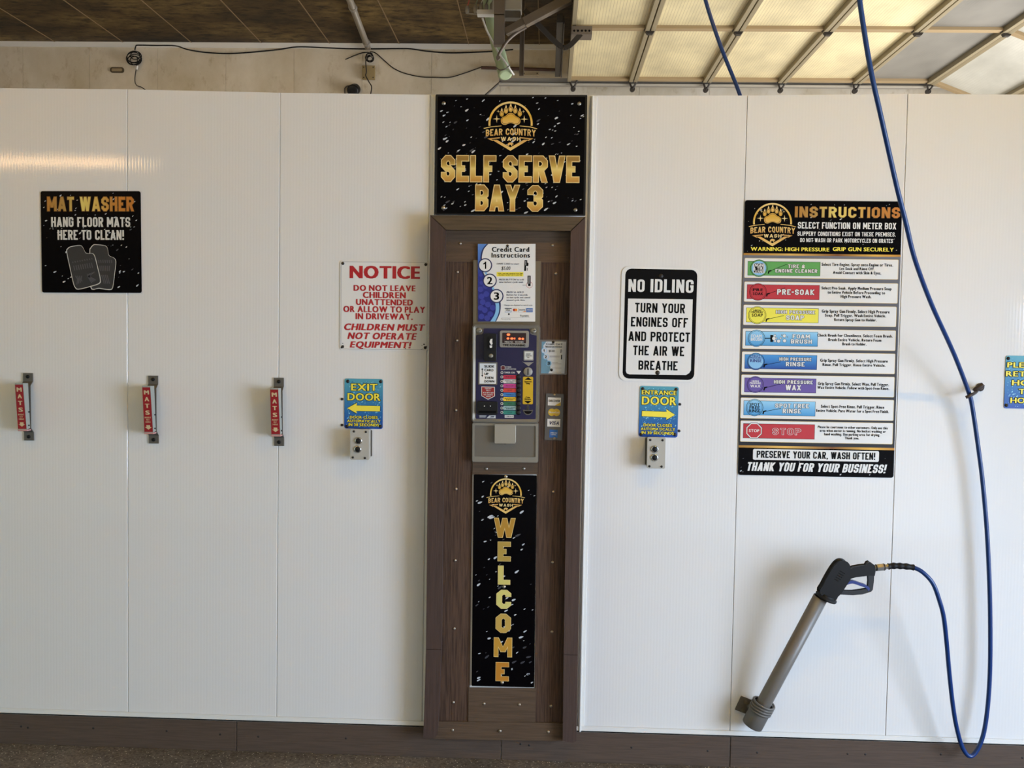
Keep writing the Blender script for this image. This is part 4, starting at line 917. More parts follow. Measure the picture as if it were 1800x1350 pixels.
b.flat(s.circ(928, 645, 40, 20), s.y - .00022, 2); b.flat(s.circ(928, 645, 36, 20), s.y - .00026, 1); b.flat(s.rr(912, 630, 942, 660), s.y - .0004, 0); b.flat(s.rr(842, 646, 885, 650), s.y - .0004, 0)
s.part('reader_drawing', b, ['ink', 'white_print', 'red_print'])
b = MB(); b.flat(s.rr(620, 935, 704, 943), s.y - .0003, 0); s.text(b, 'VISA', (632, 950, 690, 968), 3, 0, 'font', 'x', shear=.2); b.flat(s.rr(620, 980, 704, 986), s.y - .0003, 4)
for (x0, x1) in ((707, 790), (797, 880)): b.flat(s.rr(x0 - 2, 935, x1 + 2, 986), s.y - .0002, 5); b.flat(s.rr(x0, 937, x1, 984), s.y - .0003, 1)
b.flat(s.circ(738, 958, 17, 14), s.y - .0005, 2); b.flat(s.circ(760, 958, 17, 14), s.y - .0006, 3); s.text(b, 'DISCOVER', (800, 951, 876, 965), 4, 0, 'font', 'x'); b.flat(s.poly([(835, 984), (880, 968), (880, 984)]), s.y - .0005, 3)
b.flat(s.rr(888, 936, 970, 987), s.y - .0003, 4); s.text(b, 'AMERICAN', (895, 946, 964, 957), 3, 1, 'font', 'b'); s.text(b, 'EXPRESS', (895, 964, 964, 975), 3, 1, 'font', 'b')
b.flat(s.circ(671, 1010, 12, 6), s.y - .0003, 0); b.flat(s.rr(577, 1052, 930, 1054), s.y - .0003, 5); s.text(b, 'Powered by', (577, 1064, 694, 1076), 3, 0, 'font', 'n'); s.text(b, 'Payments', (815, 1018, 922, 1042), 3, 0, 'font', 'n')
s.part('card_emblem', b, ['ink', 'white_print', 'red_print', mat('orange_print', (232, 138, 40), .5), mat('card_blue', (40, 100, 176), .5), 'grey_print'])
s.screws([(655, 157)], 'dark_screw', .0035)

V9 = (930, 590, 7.1)
s, b = placard('card_placard', 'small worn card placard in a clear plastic sleeve to the right of the meter', [(130, 52), (484, 50), (462, 490), (118, 484)], V9, -KY, False)
s.base(b, 'sleeve', mat('sleeve_plastic', (112, 104, 98), .12, spec=.6)); s.y -= .0002
b = MB(); pp = [(158, 74), (464, 74), (442, 474), (148, 470)]; b.flat(s.poly(pp), s.y, 0)
b.flat(s.poly([(158, 74), (215, 74), (180, 120), (175, 200), (215, 280), (262, 360), (268, 420), (240, 471), (148, 470)]), s.y - .0002, 1)
s.text(b, 'Credit Card', (212, 92, 412, 116), 4, 2, 'font', 'b'); s.text(b, 'Instructions', (208, 124, 410, 148), 4, 2, 'font', 'b')
for t, x, y in (('1', 188, 187), ('2', 210, 264), ('3', 246, 346)):
    b.flat(s.circ(x, y, 35, 18), s.y - .0004, 4); b.flat(s.circ(x, y, 29, 18), s.y - .0006, 0 if t != '3' else 1); numeral(s, b, t, x, y, 13 if t != '1' else 8, 17, 5, 2)
s.text(b, '$5.00', (248, 178, 318, 204), 4, 2, 'font', 'n')
for y, x1 in ((255, 388), (268, 380), (338, 360), (352, 404), (404, 404), (456, 402)): b.flat(s.rr(256 if y < 300 else 290, y - 2.5, x1, y + 2.5), s.y - .0004, 3)
b.flat(s.poly([(392, 170), (404, 166), (414, 190), (400, 220), (386, 216)]), s.y - .0004, 3); b.flat(s.rr(398, 240, 412, 296), s.y - .0004, 2)
s.part('card', b, [mat('faded_white', (206, 210, 214), .25), mat('faded_teal', (106, 146, 166), .3), 'ink', 'grey_print', 'pale_blue'])
s.screws([(303, 80), (281, 428)], 'dark_screw', .0035)

s = Sign('card_strip', 'grey plastic strip showing four accepted payment card emblems', 'sign', [(212, 720), (436, 728), (410, 1308), (192, 1300)], -KY, V9)
s.panel(mat('strip_plastic', (92, 88, 84), .25), .003, .003)
b = MB(); b.flat(s.poly([(236, 770), (398, 774), (394, 876), (234, 870)]), s.y - .0003, 0); b.flat(s.poly([(394, 830), (394, 876), (320, 873)]), s.y - .0005, 2); s.text(b, 'DISCOVER', (246, 800, 386, 828), 4, 1, 'font', 'x'); s.part('card_emblem', b, ['white_print', 'ink', mat('dull_gold', (206, 172, 40), .5)])
b = MB(); b.flat(s.circ(284, 957, 46, 22), s.y - .0003, 0); b.flat(s.circ(342, 958, 46, 22), s.y - .00036, 0); s.text(b, 'MasterCard', (250, 946, 376, 968), 4, 1, 'font', 'b'); b.flat(s.poly([(300, 992), (326, 992), (313, 1002)]), s.y - .0005, 2); s.part('card_emblem', b, ['dull_gold', 'white_print', 'red_print'])
b = MB(); b.flat(s.poly([(230, 1038), (391, 1042), (388, 1140), (227, 1134)]), s.y - .0003, 0); s.text(b, 'VISA', (252, 1068, 378, 1112), 4, 1, 'font', 'x', shear=.25); s.part('card_emblem', b, ['white_print', 'navy_edge'])
b = MB(); b.flat(s.poly([(256, 1172), (358, 1174), (355, 1274), (252, 1270)]), s.y - .0003, 0); s.text(b, 'AMERICAN', (264, 1206, 348, 1222), 4, 1, 'font', 'b'); s.text(b, 'EXPRESS', (272, 1228, 340, 1242), 4, 1, 'font', 'b'); s.part('card_emblem', b, ['card_blue', 'white_print'])
s.screws([(316, 742), (316, 1284)], 'screw_metal', .004)

# ------------------------------------------------------------------ push button boxes under the door signs
def button_box(label, quad, view, base_dx):
    out = 0.058
    s = Sign('push_button_box', label, 'push button box', quad, out, view)
    m = MB(); m.prism(rrect(0, 0, s.w, s.h, .003), 0, .012); m.build('cover', mat('box_grey', (176, 172, 162), .5), s.o, bevel=.002)
    m = MB(); m.prism(rrect(0, 0, s.w - .003, s.h - .003, .003), .0125, out); m.build('housing', 'box_grey', s.o, bevel=.001)
    m = MB(); m.prism(rrect(0, 0, s.w + .008, s.h - .012, .003), out - .004, out); m.build('base_plate', 'dark_steel', s.o)
    return s
S8, S1 = (580, 440, 3.461), (1070, 450, 3.461)
for lab, quad, vw, bt, sc in (
    ('grey box with two black push buttons below the left pointing exit sign', [(128, 1091), (236, 1093), (233, 1272), (124, 1271)], S8, ((174, 1158), (170, 1210)), ((146, 1102), (219, 1105), (140, 1260), (213, 1264))),
    ('grey box with two black push buttons below the right pointing entrance sign', [(239, 1106), (344, 1107), (338, 1291), (235, 1289)], S1, ((280, 1175), (279, 1226)), ((253, 1119), (328, 1121), (248, 1279), (322, 1281)))):
    s = button_box(lab, quad, vw, 0)
    for (x, y) in bt:
        c = s.L(x, y); m = MB(); m.lathe((c[0], 0, c[1]), (0, -1, 0), [(0, .0145), (.003, .0145), (.005, .0125), (.005, .0108)], 22, caps=False)
        bz = m.build('button', 'chrome', s.o)
        m = MB(); m.lathe((c[0], 0, c[1]), (0, -1, 0), [(0, .0108), (.0045, .0108), (.006, .009), (.0063, .0005)], 22)
        q = m.build('cap', 'black_plastic', bz)
    s.screws(sc, 'dark_screw', .003)
# stray screws left in the wall beside the signs
for lab, (x, y) in (('upper of two bare screws left of the exit door sign', (601.4, 701.5)), ('lower of two bare screws left of the exit door sign', (601.4, 747)), ('upper of two bare screws right of the entrance door sign', (1195, 710.6)), ('lower of two bare screws right of the entrance door sign', (1193.7, 757.4))):
    c = P(x, y); m = MB(); m.lathe((c.x, 0, c.z), (0, -1, 0), [(0, .0055), (.003, .0055), (.0045, .003)], 10)
    tag(m.build('screw', 'dark_screw'), lab, 'screw')

# ------------------------------------------------------------------ mat clips
def mat_clip(px, py, label):
    c = P(px, py)
    r = thing('mat_clip', label, 'mat clip', (c.x, 0, c.z), (0, math.radians(-0.6), 0), 'mat clips on the left wall panels')
    m = MB(); prof = [(.1365, -.0005), (.103, -.0005), (.086, -.020), (-.086, -.020), (-.103, -.0005), (-.1365, -.0005)]; hw = .0195; t = .005
    for (z0, y0), (z1, y1) in zip(prof, prof[1:]):
        m.hexa([(-hw, y1 - t, z1), (hw, y1 - t, z1), (hw, y0 - t, z0), (-hw, y0 - t, z0), (-hw, y1, z1), (hw, y1, z1), (hw, y0, z0), (-hw, y0, z0)])
    br = m.build('bracket', 'dark_steel', r)
    for z in (.122, -.121):
        m = MB(); m.lathe((0, -.0052, z), (0, -1, 0), [(0, .0075), (.003, .007), (.0035, .001)], 12); m.build('bolt', 'black_rubber', br)
    def face(yt, yb, wt, wb, zt, zb, m, mi=0): m.add([(-wb / 2, yb, zb), (wb / 2, yb, zb), (wt / 2, yt, zt), (-wt / 2, yt, zt)], [(0, 1, 2, 3)], mi)
    # folded channel
    yt, yb, wt, wb, zt, zb = -.072, -.052, .0335, .0365, .099, -.088
    m = MB(); tk = .0022
    m.hexa([(-wb / 2, yb, zb), (wb / 2, yb, zb), (wt / 2, yt, zt), (-wt / 2, yt, zt), (-wb / 2, yb + tk, zb), (wb / 2, yb + tk, zb), (wt / 2, yt + tk, zt), (-wt / 2, yt + tk, zt)])
    for sx in (-1, 1):
        a, d = sx * wb / 2, sx * wt / 2; i = -sx * tk
        m.hexa([(a, yb, zb), (a + i, yb, zb), (d + i, yt, zt), (d, yt, zt), (a, -.026, zb + .004), (a + i, -.026, zb + .004), (d + i, -.034, zt - .002), (d, -.034, zt - .002)])
    m.build('channel', mat('clip_metal', (164, 168, 160), .4, .2), r, bevel=.0006)
    m = MB(); face(yt - .0006 + .0006, yb - .0006, wt - .003, wb - .003, zt - .008, zb + .004, m); lb = m
    lab = MB(); k = (yb - yt) / (zb - zt); Yz = lambda z: yt + (z - zt) * k - .0004
    lab.add([(-wb / 2 + .001, Yz(zb + .003), zb + .003), (wb / 2 - .001, Yz(zb + .003), zb + .003), (wt / 2 - .001, Yz(zt - .006), zt - .006), (-wt / 2 + .001, Yz(zt - .006), zt - .006)], [(0, 1, 2, 3)], 0)
    def word(t, z, w, h, wtc='x'):
        vs, fs = font_geo(t, w, h, wtc); lab.add([(x - w / 2, Yz(z - h / 2 + zz) - .0004 - l * 1.2e-5, z - h / 2 + zz) for x, zz, l in vs], fs, 1)
    for i, ch in enumerate('MATS'): word(ch, .073 - .0268 * i, .021 if ch == 'M' else .018, .0165, 'z')
    for t, z, w in (('INSERT', -.0275, .025), ('MAT', -.0365, .013), ('HERE', -.0455, .020)): word(t, z, w, .0058, 'x')
    lab.add([(x, Yz(z) - .0005, z) for x, z in ((0, -.076), (.0135, -.066), (.0075, -.066), (.0075, -.058), (-.0075, -.058), (-.0075, -.066), (-.0135, -.066))], [tuple(range(7))], 1)
    lab.build('label', [mat('clip_red', (150, 22, 32), .4), mat('clip_tan', (206, 186, 146), .5)], r)
    m = MB(); m.box(-wb / 2 - .001, wb / 2 + .001, yb - .001, -.022, zb - .006, zb); m.build('lip', mat('clip_lip', (206, 150, 146), .4), r, bevel=.002)
    for z, y in ((-.018, -.036), (-.072, -.038)):
        m = MB(); m.lathe((-.021, y, z), (1, 0, 0), [(0, .003), (.042, .003)], 8); m.build('pin', 'black_rubber', r)
    m = MB(); m.lathe((-.016, -.027, -.05), (1, 0, 0), [(0, .008), (.032, .008)], 12); m.build('roller', 'black_rubber', r)
mat_clip(51, 715, 'red MATS clip on the wall nearest the left edge of the photo')
mat_clip(270.5, 720, 'red MATS clip in the middle of the row of three')
mat_clip(491, 724, 'red MATS clip on the right, nearest the notice and exit signs')

# ------------------------------------------------------------------ spray gun, its holster and the blue hose
G9, G4 = (1440, 970, 9.0), (1280, 960, 3.969)
GO = 0.155
def g9(x, y, out=GO): return P(G9[0] + x / 9, G9[1] + y / 9, -out)
def g4(x, y, out): return P(G4[0] + x / 3.969, G4[1] + y / 3.969, -out)
A, B = g4(168, 1246, .058), g4(655, 338, GO)
ax = (B - A).normalized(); LEN = (B - A).length
hol = thing('gun_holster', 'grey plastic tube holder slanting out from the wall under the spray gun', 'holder', tuple(g4(110, 1110, 0)))
m = MB(); m.lathe(A, ax, [(.012, .0325), (0, .0385), (0, .0405), (.004, .0412), (.098, .0405), (.102, .036)], 28, caps=False); m.lathe(A + ax * .03, ax, [(0, .0335), (.0005, .0005)], 24)
m.build('sleeve', mat('grey_pvc', (92, 88, 83), .45), hol, world=True)
m = MB(); m.lathe(A, ax, [(.10, .0285), (LEN - .012, .0275), (LEN - .012, .0255), (LEN - .06, .0255)], 28, caps=False); m.build('tube', mat('tube_grey', (104, 99, 92), .4), hol, world=True)
m = MB(); u = ax.orthogonal().normalized(); w = ax.cross(u)
m.tube([A + ax * (.062 + .046 * t / 96) + (u * math.cos(t * .262) + w * math.sin(t * .262)) * .0415 for t in range(97)], .0046, 8); m.build('wire_wrap', mat('wrap_grey', (96, 92, 86), .5), hol, world=True)
m = MB(); m.prism([(p.x, p.z) for p in (g4(92, 1049, .005), g4(180, 1082, .005), g4(134, 1172, .005), (g4(50, 1140, .005)))][::-1], -.006, 0)
pc = g4(150, 1112, .0); m.bar((pc.x, -.004, pc.z), tuple(A + ax * .075), .03, .012)
bk = m.build('bracket', 'dark_steel', hol, world=True, bevel=.001)
for (x, y) in ((123, 1088), (100, 1145)):
    p = g4(x, y, .006); m = MB(); m.lathe((p.x, -.006, p.z), (0, -1, 0), [(0, .0085), (.004, .0085), (.004, .0055), (.008, .005), (.0085, .001)], 6 if y < 1100 else 8, smooth=False); m.build('bolt', 'dull_steel', hol, world=True)

gun = thing('spray_gun', 'black pressure spray gun with blue trigger resting in the grey tube', 'spray gun', tuple(B))
def slab(name, pts, half, mats, bev, cy=GO, parent=gun, segs=3):
    m = MB(); q = [g9(x, y, cy) for x, y in pts]; m.prism([(p.x, p.z) for p in q][::-1], -cy - half, -cy + half)
    o = m.build(name, mats, parent, world=True, bevel=bev); o.modifiers['bevel'].segments = segs
    for p in o.data.polygons: p.use_smooth = True
    o.modifiers['bevel'].harden_normals = True
    return o
body = slab('body', spline([(20, 618), (62, 535), (150, 370), (228, 245), (292, 172), (348, 152), (402, 170), (432, 218), (434, 290), (450, 340), (440, 398), (398, 462), (335, 560), (292, 622), (245, 668), (205, 722), (100, 690)], 3, True), .021, 'black_plastic', .011)
for i in range(5):
    for j in range(5):
        x, y = 330 + 17 * i - 26 * j * .8, 305 + 10 * i + 32 * j
        if i + j < 8:
            p = g9(x, y, GO + .021); m = MB(); m.lathe((p.x, -GO - .0207, p.z), (0, -1, 0), [(0, .0021), (.0008, .0016)], 8); m.build('grip_dimple', 'ink', gun, world=True)
slab('handle', [(428, 262), (470, 275), (540, 240), (640, 222), (738, 212), (760, 172), (786, 162), (842, 206), (856, 226), (856, 296), (846, 352), (780, 348), (660, 362), (560, 374), (480, 396), (436, 410)], .0155, 'black_plastic', .006)
slab('guard', [(776, 346), (846, 350), (842, 440), (824, 585), (800, 612), (670, 652), (520, 664), (340, 656), (292, 640), (298, 606), (420, 620), (520, 622), (660, 604), (752, 584), (772, 560), (782, 460)], .009, mat('guard_black', (38, 39, 42), .4), .003)
def thickline(pts, w):
    L_, R_ = [], []
    for i, p in enumerate(pts):
        a, c = Vector(pts[max(i - 1, 0)]), Vector(pts[min(i + 1, len(pts) - 1)]); d = (c - a).normalized(); n = Vector((-d.y, d.x)) * w / 2
        L_.append((p[0] + n.x, p[1] + n.y)); R_.append((p[0] - n.x, p[1] - n.y))
    return L_ + R_[::-1]
slab('trigger', thickline(spline([(312, 580), (360, 545), (420, 492), (500, 470), (560, 480), (640, 508), (720, 535), (765, 572), (752, 590)], 3), 42), .011, mat('trigger_blue', (42, 58, 122), .4), .003)
cpt = g9(118, 704)
m = MB(); m.lathe(cpt - ax * .004, ax, [(-.004, .030), (-.004, .0405), (.0, .0420), (.004, .0405), (.006, .032), (.013, .028)], 26); m.build('collar', 'black_rubber', gun, world=True)
c0, c1 = g9(850, 256), g9(1115, 232); dx = (c1 - c0).normalized()
m = MB(); m.lathe(c0, dx, [(-.01, .0095), (.012, .0095)], 18); m.lathe(c0 + dx * .012, dx, [(0, .012), (.002, .0145), (.026, .0145), (.029, .0125)], 6, smooth=False)
m.lathe(c0 + dx * .041, dx, [(0, .0125), (.005, .0125), (.006, .010), (.018, .010)], 6, smooth=False); m.build('coupling', mat('nickel', (176, 174, 170), .32, .85), gun, world=True)
m = MB(); m.lathe(c0 + dx * .010, dx, [(0, .0125), (.003, .0125)], 18); m.lathe(c0 + dx * .0395, dx, [(0, .0135), (.003, .0135)], 18); m.build('seal_ring', 'black_rubber', gun, world=True)
pth = [g9(*q) for q in spline([(1092, 232), (1180, 222), (1280, 224), (1380, 232), (1495, 248)], 6)]
m = MB(); m.tube(pth, [.0115 + .0011 * math.cos(i * 1.05) - .0008 * max(0, (i - 20) / 5) for i in range(len(pth))], 14, caps=False); m.build('hose_sleeve', 'black_rubber', gun, world=True)

hp = [(1600.5, 996.7, .155), (1606.1, 997.6, .155), (1622, 1006, .165), (1640, 1026, .17), (1652, 1058, .165), (1659, 1086, .155), (1664, 1130, .14), (1667, 1165, .12), (1670.5, 1201, .105), (1675, 1240, .09), (1681, 1276, .08), (1691, 1312, .072), (1703.5, 1329, .068), (1716, 1321, .063), (1728, 1293, .06), (1735.5, 1248, .055),
      (1740, 1183, .05), (1740.7, 1100, .05), (1739, 1020, .05), (1734.5, 930, .05), (1727.5, 850, .05), (1721, 797, .052), (1709.6, 718, .06), (1702.5, 689, .07), (1683, 637, .12), (1667, 600, .17), (1640, 541, .26), (1620, 490, .33), (1605, 445, .385), (1592, 390, .43), (1578, 335, .47), (1562, 265, .51), (1547.5, 200, .55), (1535, 145, .58), (1524.5, 89, .60), (1511, 0, .64), (1497, -110, .68), (1484, -230, .72), (1474, -340, .76), (1466, -440, .80)]
pts = spline([tuple(P(x, y, -o)) for x, y, o in hp], 6)
m = MB(); m.tube(pts, .0083, 12)
end = Vector(pts[-1])
tag(m.build('pressure_hose', mat('hose_blue', (14, 50, 108), .28, spec=.5)), 'blue pressure hose looping down from above through the wall hook to the spray gun', 'hose')
bm_ = thing('hose_boom', 'steel overhead boom that carries the blue hose above the view', 'boom', (end.x, end.y, CEIL))
m = MB(); m.tube([(end.x, end.y, CEIL), (end.x, end.y, end.z - .005)], .018, 12); m.build('drop_pipe', 'dull_steel', bm_, world=True)
m = MB(); m.lathe((end.x, end.y, CEIL), (0, 0, -1), [(0, .08), (.012, .08), (.014, .02)], 20); m.build('flange', 'dull_steel', bm_, world=True)

def h5(x, y, out): return P(1600 + x / 6.75, 600 + y / 6.75, -out)
hk = thing('hose_hook', 'dark brown hook on the wall holding the blue hose', 'hook', tuple(h5(800, 560, 0)))
m = MB(); m.tube(spline([tuple(h5(826, 545, 0)), tuple(h5(800, 575, .03)), tuple(h5(770, 610, .055)), tuple(h5(740, 628, .085)), tuple(h5(700, 648, .092)), tuple(h5(660, 666, .088))], 4), .0062, 10); m.build('arm', mat('rust_brown', (62, 50, 44), .55, .3), hk, world=True)
m = MB(); m.tube([h5(752, 588, .034), h5(790, 562, .036), h5(850, 522, .04), h5(868, 508, .042)], [.0075, .0102, .0106, .008], 12); m.lathe(h5(826, 545, 0), (0, -1, 0), [(0, .016), (.004, .016), (.005, .008)], 14); m.build('grip', 'rust_brown', hk, world=True)

# ------------------------------------------------------------------ the next bay, seen over the top of the partition
DY = 4.45
ZD = P(1243, 140, DY).z
JX = [P(x, 140, DY).x for x in (996.5, 1113, 1243, 1375, 1507, 1637)]
Y2 = PZ(1240, 50, ZD).y
SY = [DY, Y2, 2 * Y2 - DY, 3 * Y2 - 2 * DY]
def poly_sheet(name, rgb, line):
    m = mat(name, rgb, .35); t = NT(m)
    w = t.n('ShaderNodeTexWave', wave_type='BANDS', bands_direction='X', wave_profile='SAW'); w.inputs['Scale'].default_value = 0.31416 / .021; t.l(t.coord('Object'), w.inputs['Vector'])
    f = t.noise(t.coord('Object', (1.5, .8, 1)), 2.5, 4); c = t.ramp(f, [(.35, rgb), (.75, tuple(int(q * .84) for q in rgb))])
    t.color(t.mix(t.ramp(w.outputs['Fac'], [(.0, (255, 255, 255)), (.16, (0, 0, 0))]), c, line)); return m
poly_sheet('yellowed_sheet', (240, 226, 180), (158, 138, 96)); poly_sheet('clear_sheet', (132, 130, 124), (128, 126, 120)); poly_sheet('grey_sheet', (206, 206, 196), (184, 184, 174))
mat('door_frame', (150, 138, 110), .5, .1); mat('rusty_rail', (164, 142, 106), .6, .1)
door = thing('overhead_door', 'raised overhead garage door with yellowed ribbed panels in the bay beyond', 'garage door', (JX[0], DY, ZD))
def section(x0, x1, tilt=0.0, glass='yellowed_sheet', zoff=0.0):
    ca, sa = math.cos(tilt), math.sin(tilt); W = x1 - x0
    T = lambda u, y, z: (x0 + u * ca + z * sa, y, ZD + zoff - u * sa + z * ca)
    def bx(m, u0, u1, y0, y1, z0, z1, mi=0): m.hexa([T(u0, y0, z0), T(u1, y0, z0), T(u1, y0, z1), T(u0, y0, z1), T(u0, y1, z0), T(u1, y1, z0), T(u1, y1, z1), T(u0, y1, z1)], mi)
    m = MB(); yn = SY[-1]
    for u0, u1 in ((.004, .036), (W - .036, W - .004)): bx(m, u0, u1, yn, DY, -.026, .04)
    for y in SY: bx(m, .036, W - .036, y - .03, y + .03, -.012, .038, 1)
    fr = m.build('section', ['door_frame', 'rusty_rail'], door, world=True, bevel=.003)
    fr.location = (0, 0, 0)
    for ya, yb in zip(SY, SY[1:]):
        m = MB(); bx(m, .034, W - .034, yb + .028, ya - .028, .012, .020); q = m.build('panel', glass, door, world=True); q.parent = fr
    return T, W
for i in range(5): section(JX[i], JX[i + 1], 0, 'clear_sheet' if i == 4 else 'yellowed_sheet')
T, W = section(JX[5], JX[5] + .55, math.radians(21), 'grey_sheet')
e = T(W, 0, 0); T2, _ = section(e[0], e[0] + .55, math.radians(48), 'grey_sheet', e[2] - ZD)
for i, x in enumerate(JX):
    for k, y in enumerate((DY + .005, Y2)):
        m = MB(); x = x + (.055 if i == 0 else 0)
        if k == 0:
            m.bar((x - .04, y - .01, ZD - .008), (x + .04, y - .01, ZD - .008), .03, .006)
            m.bar((x - .035, y, ZD - .01), (x, y + .05, ZD - .075), .014, .008); m.bar((x + .035, y, ZD - .01), (x, y + .05, ZD - .075), .014, .008); m.lathe((x, y + .04, ZD - .07), (0, 1, 0), [(0, .022), (.03, .022)], 12)
            m.build('roller_bracket', mat('grimy_black', (44, 38, 32), .6), door, world=True)
        elif i:
            m.bar((x - .09, y, ZD - .007), (x + .09, y, ZD - .007), .016, .004); m.prism([(x - .045, ZD - .008), (x + .045, ZD - .008), (x + .018, ZD - .045), (x - .018, ZD - .045)], y - .02, y + .02)
            m.build('hinge', 'grimy_black', door, world=True)
TR = thing('door_track', 'grey steel track along the far wall under the raised door', 'track', (P(1200, 150, 4.55).x, 4.55, P(1200, 150, 4.55).z))
za, zb = P(1250, 139.5, 4.55).z, P(1250, 151, 4.55).z
m = MB(); xa, xb = P(877, 145, 4.55).x, P(1668, 150, 4.55).x
m.box(xa, xb, 4.545, 4.555, zb, za); m.box(xa, xb, 4.52, 4.60, zb - .004, zb + .002)
m.build('rail', 'aluminium', TR, world=True, bevel=.001)
m = MB(); m.box(xa, xb, 4.515, 4.52, zb - .012, zb + .006); m.build('lip', mat('pale_steel', (190, 184, 170), .4, .2), TR, world=True, bevel=.002)
# strut bars beside the end of the door and behind it
m = MB(); x = P(984, 128, 4.4).x; m.box(x - .040, x + .006, 3.02, 4.4, ZD + .0, ZD + .06); m.box(x + .008, x + .016, 3.02, 4.38, ZD - .01, ZD + .05)
tag(m.build('door_rail', 'grimy_black', bevel=.002), 'dark steel channel running alongside the pale end of the raised door', 'rail')
# fixings: everything below hangs between the ceiling and the next bay
q = lambda x, y, Y: tuple(P(x, y, Y))
OY = 3.0
op = thing('door_operator', 'grey motor unit with square steel arm beside the raised door', 'door opener', q(890, 20, OY))
m = MB(); p0, p1 = P(868, 81, OY), P(887.5, 27, OY); m.box(p0.x, p1.x, OY - .03, OY + .03, p0.z, p1.z); m.box(p0.x, p1.x, OY - .03, OY + .1, p1.z - .01, CEIL)
m.build('mount_post', mat('taupe_steel', (112, 102, 92), .5, .4), op, world=True, bevel=.002)
m = MB(); p0, p1 = P(888, 24, OY + .1), P(918, -30, OY + .1); m.box(p0.x, p1.x, OY + .02, OY + .14, p0.z, p1.z); m.build('housing', mat('operator_grey', (168, 164, 152), .5), op, world=True, bevel=.006)
m = MB(); p0, p1 = P(888, 36, OY + .1), P(916, 25, OY + .1); m.box(p0.x, p1.x, OY + .04, OY + .12, p0.z, p1.z); m.build('bracket', 'dark_steel', op, world=True, bevel=.002)
m = MB(); m.bar(q(889, 57, OY), q(925, 37, OY - .05), .044, .05); m.bar(q(922, 40, OY - .05), q(1003, -3, OY - .1), .058, .062); m.build('arm', mat('arm_steel', (120, 110, 98), .5, .4), op, world=True, bevel=.003)
m = MB(); m.tube(spline([q(875, 101, OY - .03), q(880, 90, OY - .03), q(892, 72, OY - .02), (P(908, 58, OY).x, OY, P(908, 58, OY).z), q(925, 48, OY)], 4), .011, 8); m.lathe(P(875.5, 101, OY - .05), (0, 1, 0), [(0, .015), (.03, .015)], 10); m.build('lever', 'taupe_steel', op, world=True)
ca = door; AY = Y2 - .14
m = MB(); pa = spline([q(922, 18, AY), q(945, 42, AY), q(972, 70, AY), q(986, 82, AY), q(993, 84, AY), q(1003, 79, AY), q(1021, 60, AY)], 4)
for a, c in zip(pa, pa[1:]): m.bar(a, c, .035, .012, up=(0, 1, 0))
m.build('opener_arm', 'grimy_black', ca, world=True)
m = MB(); p0, p1 = P(1004, 61, AY), P(1041, 46.5, AY); m.box(p0.x, p1.x, AY - .01, AY + .12, p0.z, p1.z); pl = m.build('arm_plate', 'taupe_steel', ca, world=True, bevel=.001)
for x in (1009.5, 1016, 1023, 1029.5, 1036):
    p = P(x, 54, AY - .01); m = MB(); m.lathe((p.x, AY - .0105, p.z), (0, -1, 0), [(0, .008), (.002, .007)], 8); o = m.build('bolt', 'ink', door, world=True); o.parent = pl
m = MB(); x = P(918, 60, 3.2).x; m.box(x - .017, x + .017, 3.19, 3.195, P(918, 134, 3.2).z, CEIL); m.box(x + .013, x + .017, 3.16, 3.19, P(918, 134, 3.2).z, CEIL)
tag(m.build('hanger_bar', 'taupe_steel'), 'upright perforated angle bar hanging from the ceiling behind the motor unit', 'hanger bar')
pp = thing('lagged_pipe', 'pale green wrapped pipe hanging beside the door opener', 'pipe', q(872, 60, 3.3))
pts = [Vector(v) for v in spline([q(853, -60, 3.28), q(860, 20, 3.3), q(868, 55, 3.3), q(877, 92, 3.28), q(886, 124, 3.22), q(888, 133, 3.2)], 5)]
m = MB(); m.tube(pts, [.036 + .014 * min(1, i / 22) + .002 * math.sin(i * 1.7) for i in range(len(pts) - 1)] + [.036], 14); m.build('wrap', mat('pale_green', (172, 190, 152), .7), pp, world=True)
m = MB(); m.tube(spline([q(848, 32, 3.2), q(855, 52, 3.2), q(864, 70, 3.2), q(876, 92, 3.14), q(890, 112, 3.12), q(898, 124, 3.14), q(903, 131, 3.2)], 4), .007, 8); m.build('white_cord', 'soft_white', pp, world=True)
m = MB(); m.tube(spline([q(871, 118, 3.13), q(879, 123, 3.11), q(889, 121, 3.1), q(896, 114, 3.13)], 4), .004, 6); m.build('tie', 'dark_steel', pp, world=True)
jb = thing('wire_junction', 'grey wire connectors bunched on a pale block at the ceiling edge', 'wiring', q(843, 28, 3.2))
m = MB(); p0, p1 = P(840, 33, 3.2), P(872, 25, 3.2); m.box(p0.x, p1.x, 3.10, 3.17, p0.z, p1.z); m.box(p1.x - .022, p1.x - .008, 3.12, 3.15, p1.z, CEIL); m.build('block', 'soft_white', jb, world=True, bevel=.002)
for i, (x, y, h, wc) in enumerate(((821, 17, 13, (186, 84, 70)), (835.5, 16, 14, (120, 134, 120)), (845.5, 13, 14, (190, 190, 180)), (854.5, 14, 15, (100, 100, 96)), (864.5, 12, 15, (90, 90, 88)), (874, 17, 10, (200, 196, 186)))):
    m = MB(); a, c = P(x, y + h / 2, 3.2), P(x + .5, y - h / 2, 3.2); m.tube([a, a.lerp(c, .3), a.lerp(c, .8), c], [.010, .015, .015, .008], 10); m.bar(a, (a.x + (P(846, 28, 3.2).x - a.x) * .85, 3.16, P(846, 29, 3.2).z), .008, .008); k = m.build('connector', 'aluminium', jb, world=True)
    m = MB(); m.tube([c, P(x + 3, y - h, 3.2), P(x + 8 - i, y - 40, 3.2), (P(x + 8 - i, y - 40, 3.2).x, 3.2, CEIL)], .0045, 6); m.build('wire', mat('wire_%d' % i, wc, .5), jb, world=True)
